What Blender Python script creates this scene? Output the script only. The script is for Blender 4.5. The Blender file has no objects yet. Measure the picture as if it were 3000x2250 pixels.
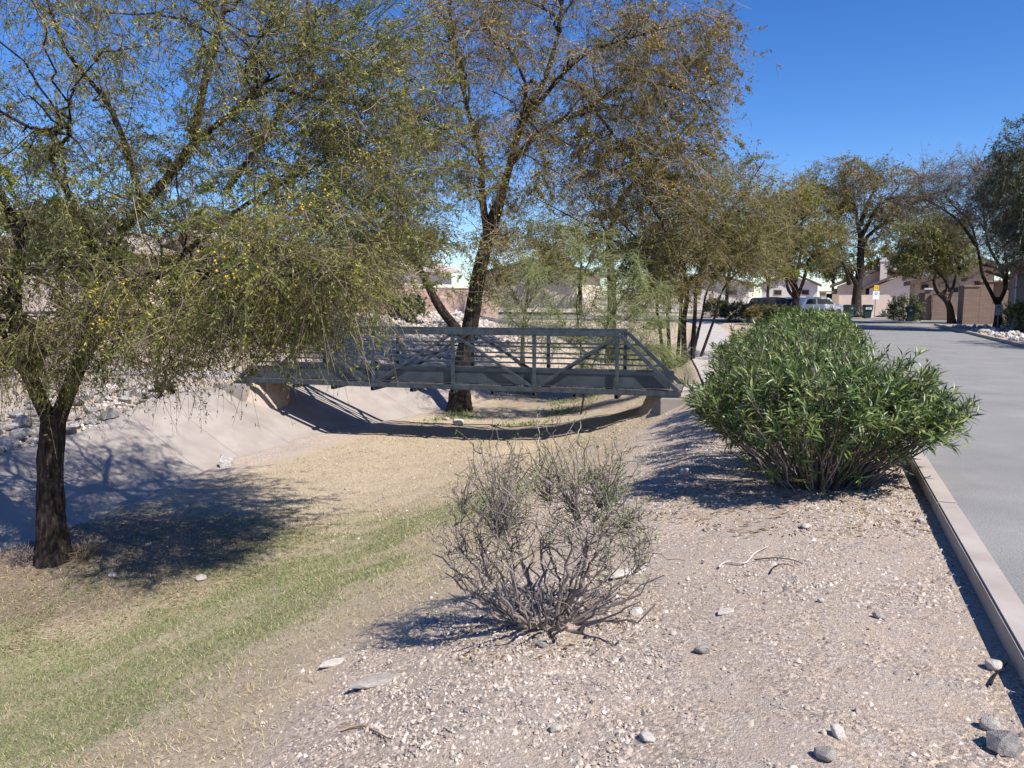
import bpy, bmesh, math, random
import numpy as np
from mathutils import Vector, Matrix

# ------------------------------------------------------------------ camera, sky, sun, exposure
sc = bpy.context.scene
F, HCAM, YH = 2253.0, 1.65, 870.0            # focal length in photo pixels, eye height over the road, horizon row
PITCH = math.atan((1125 - YH) / F)
cam = bpy.data.objects.new('camera', bpy.data.cameras.new('camera'))
sc.collection.objects.link(cam); sc.camera = cam
cam.location = (0, 0, HCAM); cam.rotation_euler = (math.pi / 2 - PITCH, 0, 0)
cam.data.sensor_width = 36; cam.data.lens = 36 * F / 3000; cam.data.clip_end = 6000; cam.data.clip_start = .05
SUN_EL = math.radians(50); SUN_H = (0.70, -0.714)
TO_SUN = Vector((SUN_H[0] * math.cos(SUN_EL), SUN_H[1] * math.cos(SUN_EL), math.sin(SUN_EL)))
w = bpy.data.worlds.new('World'); sc.world = w; w.use_nodes = True
wn = w.node_tree; bg = wn.nodes['Background']
sky = wn.nodes.new('ShaderNodeTexSky'); sky.sky_type = 'NISHITA'; sky.sun_disc = False
sky.sun_elevation = SUN_EL; sky.sun_rotation = math.atan2(SUN_H[0], SUN_H[1])
sky.altitude = 900; sky.air_density = 1.0; sky.dust_density = 0.0; sky.ozone_density = 5.0
hs = wn.nodes.new('ShaderNodeHueSaturation'); hs.inputs['Saturation'].default_value = 1.26; hs.inputs['Hue'].default_value = .512
wn.links.new(sky.outputs[0], hs.inputs['Color']); wn.links.new(hs.outputs[0], bg.inputs[0]); bg.inputs[1].default_value = 0.113
sun = bpy.data.objects.new('sun', bpy.data.lights.new('sun', 'SUN'))
sc.collection.objects.link(sun); sun.data.energy = 5.0; sun.data.angle = math.radians(.53); sun.data.color = (1, .95, .88)
sun.rotation_euler = (-TO_SUN).to_track_quat('-Z', 'Y').to_euler(); sun.location = (20, -20, 40)
sc.view_settings.view_transform = 'Standard'; sc.view_settings.look = 'None'
sc.view_settings.exposure = 0.55; sc.view_settings.gamma = 1
sc.cycles.max_bounces = 6; sc.cycles.transparent_max_bounces = 4; sc.cycles.diffuse_bounces = 3

COL = sc.collection
rng = np.random.default_rng(7)
random.seed(5)

# ------------------------------------------------------------------ pixels to rays
def ray(px, py):
    xc = (px - 1500) / F; yc = -(py - 1125) / F
    return np.array([xc, math.cos(PITCH) + yc * math.sin(PITCH), -math.sin(PITCH) + yc * math.cos(PITCH)])
def PX(px, py, d):
    r = ray(px, py); return np.array([0, 0, HCAM]) + r * d / r[1]
def PXZ(px, py, z):
    r = ray(px, py); return np.array([0, 0, HCAM]) + r * (z - HCAM) / r[2]

# ------------------------------------------------------------------ numpy helpers
def sstep(a, b, x):
    x = np.clip((np.asarray(x, float) - a) / (b - a), 0, 1); return x * x * (3 - 2 * x)
def vnoise(x, y, seed=0):
    x = np.asarray(x, float); y = np.asarray(y, float)
    xi = np.floor(x).astype(np.int64); yi = np.floor(y).astype(np.int64)
    fx = x - xi; fy = y - yi; fx = fx * fx * (3 - 2 * fx); fy = fy * fy * (3 - 2 * fy)
    def h(a, b):
        n = (a * 374761393 + b * 668265263 + seed * 2147483647) & 0xffffffff
        n = ((n ^ (n >> 13)) * 1274126177) & 0xffffffff
        return ((n ^ (n >> 16)) & 0xffff) / 65535.0
    return (h(xi, yi) * (1 - fx) + h(xi + 1, yi) * fx) * (1 - fy) + (h(xi, yi + 1) * (1 - fx) + h(xi + 1, yi + 1) * fx) * fy
def fbm(x, y, seed=0, o=3):
    s = 0; a = .5
    for i in range(o):
        s = s + a * vnoise(np.asarray(x) * 2 ** i, np.asarray(y) * 2 ** i, seed + i); a *= .5
    return s / (1 - .5 ** o)
def unit(a):
    return a / np.maximum(np.linalg.norm(a, axis=-1, keepdims=True), 1e-9)

# ------------------------------------------------------------------ the lie of the land: t = metres left of the kerb, v = metres along the road
KA = math.radians(21.8); CK, SK = math.cos(KA), math.sin(KA)
K0 = np.array([4.32, 7.89]); V0 = K0[0] * SK + K0[1] * CK
def tv(x, y):
    x = np.asarray(x, float); y = np.asarray(y, float)
    return -((x - K0[0]) * CK - (y - K0[1]) * SK), x * SK + y * CK
def xy(t, v):
    t = np.asarray(t, float); v = np.asarray(v, float)
    return K0[0] + (v - V0) * SK - t * CK, K0[1] + (v - V0) * CK + t * SK
PT = np.array([0, .3, 1, 2.6, 4, 5, 6.5, 8, 9.5, 10.5]); PZ = np.array([-.11, -.11, -.15, -.36, -.78, -1.17, -1.72, -2.14, -2.33, -2.35])
_tt = np.linspace(0, 12, 600); _zz = np.interp(_tt, PT, PZ)
_k = np.exp(-np.linspace(-2, 2, 41) ** 2); _k /= _k.sum()
_zz = np.convolve(np.pad(_zz, 20, mode='edge'), _k, 'valid')
def toe(v):
    return np.interp(v, [-40, 4, 9, 15, 18.5, 22, 28, 40], [13, 13, 13.3, 14.7, 14.9, 14.1, 13.2, 13.2])
def rise(v):
    return np.interp(v, [-50, 14, 20, 25, 31, 60], [24, 24, 22.5, 17.5, 15.8, 15.8])
PATHS = []
def Zraw(x, y):
    t, v = tv(x, y)
    te = t - 2.2 * sstep(20, 34, v) * np.clip(t / 4, 0, 1)
    te = te + .35 * (fbm(np.asarray(x) * .5, np.asarray(y) * .5, 3) - .5) * sstep(1, 4, t)
    right = np.interp(np.clip(te, 0, 12), _tt, _zz)
    tb = toe(v)
    left = -2.35 + (t - tb) * .54
    cap = np.interp(v, [5, 12, 16], [-1.42, -1.32, -1.02])
    top = cap + (-.9 - cap) * sstep(tb + (cap + 2.35) / .54, tb + 5.0, t)
    r0 = rise(v)
    up = np.clip(t - r0, 0, 6) * .285
    left = np.minimum(left, top) + up
    z = np.where(t < tb, right, left)
    z = np.where(t > tb, z, np.maximum(right, -2.35 - .05))
    fill = sstep(40, 54, v)
    z = z * (1 - fill) + (-.12 + .0 * t) * fill
    far = sstep(30, 50, t) * (1 - fill); z = z * (1 - far) + .9 * far
    z = np.where(t < 0, np.where(t < -5.24, .05, -.2), z)
    z = np.where((t < 0) & (v > 50), np.where(v > 63.2, 0.03, -.2), z)
    z = np.where((t > 1.5) & (v > 56.4), np.where(v > 63.2, 0.03, np.where(v > 56.6, -.2, z)), z)
    z = np.where((t >= 0) & (t <= 1.5) & (v > 52.5), np.where(v > 63.2, .03, -.2), z)
    n = (fbm(np.asarray(x) * 1.3, np.asarray(y) * 1.3, 11, 4) - .5) * .12 * sstep(.5, 3, np.abs(t)) * (1 - sstep(14, 15.5, t) * .6)
    n = n + (fbm(np.asarray(x) * 5, np.asarray(y) * 5, 21, 3) - .5) * .035 * sstep(.25, .8, t)
    n = np.where((t < .1) | (v > 52), 0, n)
    n = n - .42 * np.exp(-((v - 17.9) / 1.5) ** 2) * sstep(3.5, 4.4, t) * (1 - sstep(7, 9, t))
    n = n - .18 * sstep(tb - .2, tb + .1, t) * (1 - sstep(tb + (cap + 2.35) / .54 - .05, tb + (cap + 2.35) / .54 + .2, t)) * sstep(1, 2.2, v) * (1 - sstep(25.6, 26.5, v))
    return z + n
def pathpull(x, y, z):
    for pts, hw in PATHS:
        best = np.full(np.shape(x), 1e9); hz = np.zeros(np.shape(x))
        for (a, b) in zip(pts[:-1], pts[1:]):
            ab = b[:2] - a[:2]; L2 = ab @ ab
            s = np.clip(((x - a[0]) * ab[0] + (y - a[1]) * ab[1]) / L2, 0, 1)
            d = np.hypot(x - a[0] - s * ab[0], y - a[1] - s * ab[1])
            m = d < best; best = np.where(m, d, best); hz = np.where(m, a[2] + s * (b[2] - a[2]), hz)
        k = 1 - sstep(hw + .05, hw + .45, best)
        z = z * (1 - k) + (hz - .06) * k
    return z
def Z(x, y):
    x = np.asarray(x, float); y = np.asarray(y, float)
    return pathpull(x, y, Zraw(x, y))
def smooth_line(pts, step=.4):
    pts = np.array(pts, float); n = len(pts)
    P = np.vstack([2 * pts[0] - pts[1], pts, 2 * pts[-1] - pts[-2]]); out = []
    for i in range(n - 1):
        a, b, c, d = P[i:i + 4]; m = max(2, int(np.linalg.norm(c - b) / step))
        s = np.linspace(0, 1, m, endpoint=False)[:, None]
        out.append(.5 * ((2 * b) + (-a + c) * s + (2 * a - 5 * b + 4 * c - d) * s ** 2 + (-a + 3 * b - 3 * c + d) * s ** 3))
    return np.vstack(out + [pts[-1:]])
BL = PXZ(690, 1120, -.85); BR = PXZ(1995, 1163, -.85)       # near bottom chord ends of the bridge
BD = unit(np.array([BR[0] - BL[0], BR[1] - BL[1]])); BLEN = np.hypot(BR[0] - BL[0], BR[1] - BL[1])
BN = np.array([-BD[1], BD[0]]); BW = 1.85; DECK = -.70
pc = BL[:2] + BN * BW / 2; pr = BR[:2] + BN * BW / 2
def tvz(t, v, z):
    a, b = xy(t, v); return [float(a), float(b), z]
PATH_L = smooth_line([[*(pc - BD * .02), DECK], [*(pc - BD * 2.5), DECK - .02], [*(pc - BD * 6 + BN * .8), -.78], [*(pc - BD * 14 + BN * 3), -.7], [*(pc - BD * 26 + BN * 3), -.6]], .6)
PATH_R = smooth_line([[*(pr + BD * .02), DECK], [*(pr + BD * 1.0), DECK], tvz(3.1, 20.5, -.68), tvz(3.9, 25, -.66), tvz(5.4, 33, -.6), tvz(6.2, 41, -.45), tvz(7.6, 50, -.25), tvz(9, 56.3, -.06)], .6)
PATHS = [(PATH_L[::2], .75), (PATH_R[::2], .75)]
def PG(px, py):
    """the point where a pixel's ray meets the ground"""
    r = ray(px, py); ds = np.linspace(1.5, 120, 4000)
    P = np.array([0, 0, HCAM]) + np.outer(ds / r[1], r)
    zz = Z(P[:, 0], P[:, 1]); i = int(np.argmax(P[:, 2] < zz))
    return np.array([P[i, 0], P[i, 1], zz[i]])

# ------------------------------------------------------------------ mesh helpers
def mesh_np(name, V, faces):
    """faces: list of int arrays (n,k)"""
    me = bpy.data.meshes.new(name); V = np.asarray(V, np.float32)
    faces = [np.asarray(f, np.int32) for f in faces if len(f)]
    me.vertices.add(len(V)); me.vertices.foreach_set('co', V.ravel())
    nl = sum(f.size for f in faces); npoly = sum(len(f) for f in faces)
    me.loops.add(nl); me.loops.foreach_set('vertex_index', np.concatenate([f.ravel() for f in faces]))
    me.polygons.add(npoly)
    tot = np.concatenate([np.full(len(f), f.shape[1], np.int32) for f in faces])
    me.polygons.foreach_set('loop_start', np.concatenate([[0], np.cumsum(tot)[:-1]]).astype(np.int32))
    me.polygons.foreach_set('loop_total', tot)
    me.update(calc_edges=True)
    return me
def obj(name, me, mat=None, parent=None, loc=None, smooth=False):
    o = bpy.data.objects.new(name, me); COL.objects.link(o)
    if mat is not None and me is not None and not me.materials: me.materials.append(mat)
    if parent is not None: o.parent = parent
    if loc is not None: o.location = loc
    if smooth and me is not None:
        me.polygons.foreach_set('use_smooth', np.ones(len(me.polygons), bool))
    return o
def tag(o, label=None, cat=None, group=None, kind=None):
    if label: o['label'] = label
    if cat: o['category'] = cat
    if group: o['group'] = group
    if kind: o['kind'] = kind
    return o
def thing(name, label, cat, loc, rz=0, group=None):
    o = bpy.data.objects.new(name, None); COL.objects.link(o); o.empty_display_size = .2
    o.location = loc; o.rotation_euler = (0, 0, rz); return tag(o, label, cat, group)
class MB:
    def __init__(s): s.v = []; s.f = []
    def add(s, V, Fs):
        b = len(s.v); s.v += [tuple(map(float, p)) for p in V]; s.f += [tuple(int(i) + b for i in f) for f in Fs]; return s
    def box(s, x0, x1, y0, y1, z0, z1):
        return s.add([(x0, y0, z0), (x1, y0, z0), (x1, y1, z0), (x0, y1, z0), (x0, y0, z1), (x1, y0, z1), (x1, y1, z1), (x0, y1, z1)],
                     [(0, 3, 2, 1), (4, 5, 6, 7), (0, 1, 5, 4), (1, 2, 6, 5), (2, 3, 7, 6), (3, 0, 4, 7)])
    def bar(s, a, b, w, h, up=(0, 0, 1)):
        a = Vector(a); b = Vector(b); d = (b - a).normalized(); x = d.cross(Vector(up)).normalized(); u = x.cross(d)
        V = []
        for p in (a, b):
            for i, j in ((-1, -1), (1, -1), (1, 1), (-1, 1)): V.append(p + x * (i * w / 2) + u * (j * h / 2))
        return s.add(V, [(0, 3, 2, 1), (4, 5, 6, 7), (0, 1, 5, 4), (1, 2, 6, 5), (2, 3, 7, 6), (3, 0, 4, 7)])
    def cyl(s, a, b, r0, r1=None, k=12):
        r1 = r0 if r1 is None else r1; a = Vector(a); b = Vector(b); d = (b - a).normalized()
        x = d.orthogonal().normalized(); u = d.cross(x); V = []
        for p, r in ((a, r0), (b, r1)):
            for i in range(k):
                q = 2 * math.pi * i / k; V.append(p + x * (r * math.cos(q)) + u * (r * math.sin(q)))
        Fs = [(i, (i + 1) % k, k + (i + 1) % k, k + i) for i in range(k)] + [tuple(range(k))[::-1], tuple(range(k, 2 * k))]
        return s.add(V, Fs)
    def prism(s, poly, y0, y1):
        """polygon in x,z extruded along y"""
        n = len(poly); V = [(x, y0, z) for x, z in poly] + [(x, y1, z) for x, z in poly]
        return s.add(V, [tuple(range(n)), tuple(range(2 * n - 1, n - 1, -1))] + [((i + 1) % n, i, n + i, n + (i + 1) % n) for i in range(n)])
    def build(s, name, mat, parent=None, bevel=0, loc=None, smooth=False, seg=2):
        me = bpy.data.meshes.new(name); me.from_pydata(s.v, [], s.f); me.update()
        if bevel or True:
            bm = bmesh.new(); bm.from_mesh(me); bmesh.ops.recalc_face_normals(bm, faces=bm.faces)
            if bevel: bmesh.ops.bevel(bm, geom=bm.edges[:], offset=bevel, segments=seg, affect='EDGES', clamp_overlap=True)
            bm.to_mesh(me); bm.free()
        return obj(name, me, mat, parent, loc, smooth)
def tubes(P, R, k=3):
    """P (N,M,3) paths, R (N,M) radii -> V, quads"""
    N, M, _ = P.shape
    T = unit(np.gradient(P, axis=1))
    ref = np.where(np.abs(T[..., 2:3]) > .9, np.array([1., 0, 0]), np.array([0, 0, 1.]))
    X = unit(np.cross(T, ref)); U = np.cross(X, T)
    a = np.arange(k) * 2 * math.pi / k
    V = P[:, :, None, :] + R[:, :, None, None] * (np.cos(a)[None, None, :, None] * X[:, :, None, :] + np.sin(a)[None, None, :, None] * U[:, :, None, :])
    idx = np.arange(N * M * k).reshape(N, M, k); j = np.roll(np.arange(k), -1)
    q = np.stack([idx[:, :-1, :], idx[:, :-1, j], idx[:, 1:, j], idx[:, 1:, :]], -1).reshape(-1, 4)
    return V.reshape(-1, 3), q
def rhombs(pos, d, n, L, W):
    side = unit(np.cross(d, n)); L = L[:, None]; W = W[:, None]
    V = np.stack([pos, pos + d * L * .5 + side * W * .5, pos + d * L, pos + d * L * .5 - side * W * .5], 1).reshape(-1, 3)
    return V, np.arange(len(V)).reshape(-1, 4)
def tris_(pos, d, n, L, W):
    side = unit(np.cross(d, n)) * W[:, None] * .55
    V = np.stack([pos, pos + d * L[:, None] * .55 + side * 1.1, pos + d * L[:, None] - side * .3], 1).reshape(-1, 3)
    return V, np.arange(len(V)).reshape(-1, 3)
def lances(pos, d, n, L, W, curl=.15, fold=.25):
    """long folded leaves, 5 points and 4 triangles each"""
    d = unit(d); side = unit(np.cross(d, n)); nn = np.cross(side, d); L = L[:, None]; W = W[:, None]
    m = pos + d * L * .45 + nn * L * curl * .35
    tip = pos + d * L - nn * L * curl * .6
    l = m + side * W * .5 + nn * W * fold; r = m - side * W * .5 + nn * W * fold
    V = np.stack([pos, m, tip, l, r], 1).reshape(-1, 3); b = np.arange(len(pos))[:, None] * 5
    f = np.concatenate([b + np.array([[0, 1, 3]]), b + np.array([[1, 2, 3]]), b + np.array([[0, 4, 1]]), b + np.array([[4, 2, 1]])])
    return V, f
def merge(parts):
    V = []; Q = {}; b = 0
    for v, f in parts:
        V.append(v); Q.setdefault(f.shape[1], []).append(f + b); b += len(v)
    return np.vstack(V), [np.vstack(x) for x in Q.values()]

# ------------------------------------------------------------------ materials
MATS = {}
def material(name, build):
    if name in MATS: return MATS[name]
    m = bpy.data.materials.new(name); m.use_nodes = True; nt = m.node_tree
    b = nt.nodes['Principled BSDF']; build(nt, b); MATS[name] = m; return m
def N(nt, t, **kw):
    n = nt.nodes.new(t)
    for k, v in kw.items():
        if k in n.inputs: n.inputs[k].default_value = v
        else: setattr(n, k, v)
    return n
def ramp(nt, fac, stops, interp='LINEAR'):
    r = nt.nodes.new('ShaderNodeValToRGB'); r.color_ramp.interpolation = interp
    e = r.color_ramp.elements
    while len(e) < len(stops): e.new(.5)
    for i, (p, c) in enumerate(stops): e[i].position = p; e[i].color = (*c, 1)
    nt.links.new(fac, r.inputs[0]); return r.outputs[0]
def mixc(nt, fac, a, b, mode='MIX'):
    m = nt.nodes.new('ShaderNodeMix'); m.data_type = 'RGBA'; m.blend_type = mode
    for s, v in ((0, fac), (6, a), (7, b)):
        if hasattr(v, 'links'): nt.links.new(v, m.inputs[s])
        else: m.inputs[s].default_value = v if s == 0 else (*v, 1)
    return m.outputs[2]
def coords(nt, obj_space=True):
    return nt.nodes.new('ShaderNodeTexCoord').outputs['Object'] if obj_space else nt.nodes.new('ShaderNodeNewGeometry').outputs['Position']
def noise(nt, co, scale, detail=4, rough=.55, out='Fac'):
    n = N(nt, 'ShaderNodeTexNoise', Scale=scale, Detail=detail, Roughness=rough)
    nt.links.new(co, n.inputs['Vector']); return n.outputs[out]
def bump(nt, b, h, strength, dist):
    n = N(nt, 'ShaderNodeBump', Strength=strength, Distance=dist); nt.links.new(h, n.inputs['Height']); nt.links.new(n.outputs[0], b.inputs['Normal'])
def island(nt): return nt.nodes.new('ShaderNodeNewGeometry').outputs['Random Per Island']
def objrand(nt): return nt.nodes.new('ShaderNodeObjectInfo').outputs['Random']
def mottled(name, c0, c1, scale=4, rough=.85, bstr=.3, bscale=60, bdist=.01, metal=0, spec=.3, rnd=False):
    def f(nt, b):
        co = coords(nt, False); c = ramp(nt, noise(nt, co, scale, 6), [(.3, c0), (.7, c1)])
        if rnd:
            v = N(nt, 'ShaderNodeHueSaturation'); nt.links.new(c, v.inputs['Color'])
            mr = N(nt, 'ShaderNodeMapRange'); mr.inputs[3].default_value = .7; mr.inputs[4].default_value = 1.25
            nt.links.new(objrand(nt), mr.inputs[0]); nt.links.new(mr.outputs[0], v.inputs['Value']); c = v.outputs[0]
        nt.links.new(c, b.inputs['Base Color']); b.inputs['Roughness'].default_value = rough; b.inputs['Metallic'].default_value = metal
        b.inputs['Specular IOR Level'].default_value = spec
        if bstr: bump(nt, b, noise(nt, co, bscale, 3), bstr, bdist)
    return material(name, f)
def plain(name, c, rough=.6, metal=0, spec=.4):
    return mottled(name, tuple(x * .9 for x in c), tuple(min(1, x * 1.07) for x in c), 3, rough, 0, 1, 1, metal, spec)
def leafmat(name, stops, trans=.35, rough=.55, spec=.3, tint=0):
    def f(nt, b):
        c = ramp(nt, island(nt), stops)
        if tint: c = mixc(nt, 1.0, c, ramp(nt, noise(nt, coords(nt, False), tint, 3), [(.3, (.72, .86, .72)), (.5, (1, 1, 1)), (.72, (1.35, 1.12, .95))]), 'MULTIPLY')
        nt.links.new(c, b.inputs['Base Color'])
        b.inputs['Roughness'].default_value = rough; b.inputs['Specular IOR Level'].default_value = spec
        tr = nt.nodes.new('ShaderNodeBsdfTranslucent'); nt.links.new(c, tr.inputs[0])
        mx = nt.nodes.new('ShaderNodeMixShader'); mx.inputs[0].default_value = trans
        nt.links.new(b.outputs[0], mx.inputs[1]); nt.links.new(tr.outputs[0], mx.inputs[2])
        nt.links.new(mx.outputs[0], nt.nodes['Material Output'].inputs[0])
    return material(name, f)
def bark(name, c0, c1, c2):
    def f(nt, b):
        co = coords(nt, False)
        mp = N(nt, 'ShaderNodeMapping'); mp.inputs['Scale'].default_value = (1, 1, .22); nt.links.new(co, mp.inputs[0])
        n1 = noise(nt, mp.outputs[0], 22, 6, .65); n2 = noise(nt, co, 3, 3)
        c = ramp(nt, n1, [(.32, c0), (.52, c1), (.72, c2)])
        c = mixc(nt, n2, c, (.9, .85, .8), 'MULTIPLY'); nt.links.new(c, b.inputs['Base Color'])
        b.inputs['Roughness'].default_value = .9; b.inputs['Specular IOR Level'].default_value = .15; bump(nt, b, n1, 1, .05)
    return material(name, f)
M_BARK = bark('dark_bark', (.014, .011, .0095), (.05, .039, .032), (.135, .105, .085))
M_BARKB = bark('brown_bark', (.014, .011, .009), (.04, .031, .026), (.09, .07, .058))
M_TWIG_T = leafmat('tan_twig', [(0, (.12, .09, .06)), (.5, (.28, .20, .125)), (1, (.45, .35, .23))], 0, .8)
M_TWIG_A = leafmat('acacia_twig', [(0, (.05, .04, .03)), (.55, (.13, .10, .07)), (.85, (.28, .21, .14)), (1, (.46, .38, .27))], 0, .8)
M_TWIG_G = leafmat('grey_twig', [(0, (.075, .06, .052)), (.5, (.19, .155, .135)), (1, (.36, .31, .28))], 0, .8)
M_TWIG_GR = leafmat('green_twig', [(0, (.17, .20, .07)), (1, (.36, .38, .17))], 0, .6)
M_LEAF_A = leafmat('acacia_leaf', [(0, (.08, .11, .024)), (.45, (.195, .215, .052)), (.8, (.32, .315, .08)), (1, (.44, .40, .12))], .4, tint=1.3)
M_LEAF_M = leafmat('mesquite_leaf', [(0, (.08, .082, .02)), (.5, (.17, .16, .04)), (.85, (.28, .225, .06)), (1, (.45, .28, .06))], .4, tint=0.7)
M_LEAF_B = leafmat('brownish_leaf', [(0, (.09, .085, .028)), (.5, (.18, .165, .055)), (1, (.30, .24, .10))], .4, tint=0.6)
M_LEAF_Y = leafmat('bright_leaf', [(0, (.11, .125, .025)), (.6, (.22, .225, .05)), (1, (.33, .30, .08))], .4, tint=0.5)
M_LEAF_D = leafmat('grey_green_leaf', [(0, (.04, .06, .024)), (.6, (.10, .125, .05)), (1, (.19, .21, .095))], .3, tint=0.7)
M_BLOOM = leafmat('yellow_bloom', [(0, (.6, .36, .03)), (1, (.85, .56, .06))], .2)
M_OLE = leafmat('oleander_leaf', [(0, (.025, .055, .013)), (.35, (.065, .115, .026)), (.68, (.15, .205, .05)), (1, (.31, .34, .10))], .22, .38, .5)
M_OLE1 = None
M_STRAW = leafmat('straw', [(0, (.30, .22, .12)), (.5, (.48, .39, .23)), (1, (.66, .57, .38))], .25, .7)
M_GRASS = leafmat('grass_blade', [(0, (.10, .145, .04)), (.6, (.20, .265, .09)), (1, (.38, .40, .18))], .3, .6)
M_LITTER = leafmat('leaf_litter', [(0, (.10, .06, .03)), (.6, (.25, .17, .09)), (1, (.45, .36, .22))], 0, .8)
M_CONC = mottled('pale_concrete', (.275, .236, .205), (.37, .325, .285), 1.6, .9, .35, 90, .004)
M_KERB = mottled('kerb_concrete', (.33, .282, .242), (.42, .37, .325), 2.5, .92, .5, 140, .004)
M_PATH = mottled('path_concrete', (.38, .34, .31), (.47, .43, .40), 2, .9, .2, 80, .003)
M_STEEL = mottled('weathered_painted_steel', (.028, .037, .046), (.07, .088, .105), 6, .5, .15, 60, .003, .25, .5)
M_PLATE = mottled('scuffed_steel_plate', (.035, .046, .058), (.075, .092, .11), 2.5, .42, .12, 30, .003, .35, .5)
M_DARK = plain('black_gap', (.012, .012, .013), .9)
M_WOOD = mottled('weathered_deck', (.12, .10, .085), (.2, .17, .145), 8, .9, .4, 50, .004)
def stone_f(c0, c1, c2):
    def f(nt, b):
        co = coords(nt); n1 = noise(nt, co, 3.5, 6, .65)
        c = ramp(nt, n1, [(.3, c0), (.5, c1), (.7, c2)])
        h = N(nt, 'ShaderNodeHueSaturation'); nt.links.new(c, h.inputs['Color'])
        mr = N(nt, 'ShaderNodeMapRange'); mr.inputs[3].default_value = .62; mr.inputs[4].default_value = 1.2
        nt.links.new(objrand(nt), mr.inputs[0]); nt.links.new(mr.outputs[0], h.inputs['Value'])
        nt.links.new(h.outputs[0], b.inputs['Base Color']); b.inputs['Roughness'].default_value = .9; b.inputs['Specular IOR Level'].default_value = .2
        bump(nt, b, noise(nt, co, 14, 5), .6, .03)
    return f
M_STONE = material('pale_stone', stone_f((.30, .25, .22), (.48, .42, .38), (.62, .57, .52)))
M_STONEG = material('grey_stone', stone_f((.17, .16, .155), (.33, .31, .295), (.50, .46, .43)))
def pebf(nt, b):
    c = ramp(nt, island(nt), [(0, (.11, .10, .10)), (.15, (.22, .195, .185)), (.35, (.33, .27, .225)), (.6, (.42, .345, .285)), (.85, (.49, .42, .355)), (.96, (.58, .53, .46)), (1, (.66, .62, .56))])
    nt.links.new(c, b.inputs['Base Color']); b.inputs['Roughness'].default_value = .9; b.inputs['Specular IOR Level'].default_value = .2
M_PEB = material('mixed_gravel', pebf)
def groundf(nt, b):
    co = coords(nt, False)
    def attr(n):
        a = nt.nodes.new('ShaderNodeAttribute'); a.attribute_name = n; return a.outputs['Fac']
    big = noise(nt, co, .8, 5, .6); mid = noise(nt, co, 7, 5, .65); fine = noise(nt, co, 75, 4, .7)
    dirt = ramp(nt, big, [(.3, (.41, .33, .262)), (.5, (.49, .39, .298)), (.7, (.56, .437, .32))])
    dirt = mixc(nt, ramp(nt, mid, [(.35, (0, 0, 0)), (.65, (1, 1, 1))]), dirt, (.455, .385, .33))
    sp = ramp(nt, fine, [(.3, (.5, .48, .47)), (.45, (.95, .95, .95)), (.62, (1.0, 1, 1)), (.7, (1.45, 1.42, 1.38))])
    dirt = mixc(nt, .8, dirt, sp, 'MULTIPLY')
    fine2 = noise(nt, co, 28, 5, .75)
    vo = N(nt, 'ShaderNodeTexVoronoi', Scale=62.0); nt.links.new(co, vo.inputs['Vector']); vg = nt.nodes.new('ShaderNodeRGBToBW'); nt.links.new(vo.outputs['Color'], vg.inputs[0])
    grit = ramp(nt, vg.outputs[0], [(.15, (.52, .52, .54)), (.4, (.86, .86, .87)), (.65, (1.05, 1.04, 1.02)), (.85, (1.5, 1.47, 1.42))])
    gm = ramp(nt, noise(nt, co, 1.7, 4, .6), [(.38, (.25, .25, .25)), (.6, (1, 1, 1))]); gb = nt.nodes.new('ShaderNodeRGBToBW'); nt.links.new(gm, gb.inputs[0])
    dirt = mixc(nt, gb.outputs[0], dirt, grit, 'MULTIPLY')
    straw = ramp(nt, fine2, [(.32, (.27, .20, .135)), (.48, (.44, .35, .245)), (.62, (.54, .45, .32)), (.7, (.64, .56, .41))])
    green = ramp(nt, fine2, [(.32, (.16, .145, .07)), (.5, (.31, .28, .155)), (.7, (.50, .43, .29))])
    lit = ramp(nt, fine, [(.3, (.13, .09, .06)), (.55, (.26, .20, .15)), (.75, (.42, .35, .28))])
    def jit(n):
        m = nt.nodes.new('ShaderNodeMath'); m.operation = 'ADD'; m.inputs[1].default_value = -.5; nt.links.new(mid, m.inputs[0])
        m2 = nt.nodes.new('ShaderNodeMath'); m2.operation = 'ADD'; nt.links.new(m.outputs[0], m2.inputs[0]); nt.links.new(attr(n), m2.inputs[1])
        return ramp(nt, m2.outputs[0], [(.3, (0, 0, 0)), (.7, (1, 1, 1))])
    c = mixc(nt, jit('straw'), dirt, straw); c = mixc(nt, jit('green'), c, green); c = mixc(nt, jit('litter'), c, lit)
    nt.links.new(c, b.inputs['Base Color']); b.inputs['Roughness'].default_value = .95; b.inputs['Specular IOR Level'].default_value = .1
    ad = nt.nodes.new('ShaderNodeMath'); ad.operation = 'ADD'; nt.links.new(fine, ad.inputs[0]); nt.links.new(mid, ad.inputs[1])
    bump(nt, b, ad.outputs[0], .85, .02)
M_GROUND = material('desert_ground', groundf)
def asphf(nt, b):
    co = coords(nt, False); sp = noise(nt, co, 95, 4, .75); pt = noise(nt, co, .9, 6, .65)
    c = ramp(nt, sp, [(.32, (.13, .128, .122)), (.5, (.245, .238, .225)), (.68, (.39, .38, .36))])
    c = mixc(nt, .55, c, ramp(nt, pt, [(.3, (.62, .62, .63)), (.7, (1.15, 1.13, 1.1))]), 'MULTIPLY')
    nt.links.new(c, b.inputs['Base Color']); b.inputs['Roughness'].default_value = .9; b.inputs['Specular IOR Level'].default_value = .2; bump(nt, b, sp, .5, .006)
M_ASPH = material('bleached_asphalt', asphf)

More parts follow.
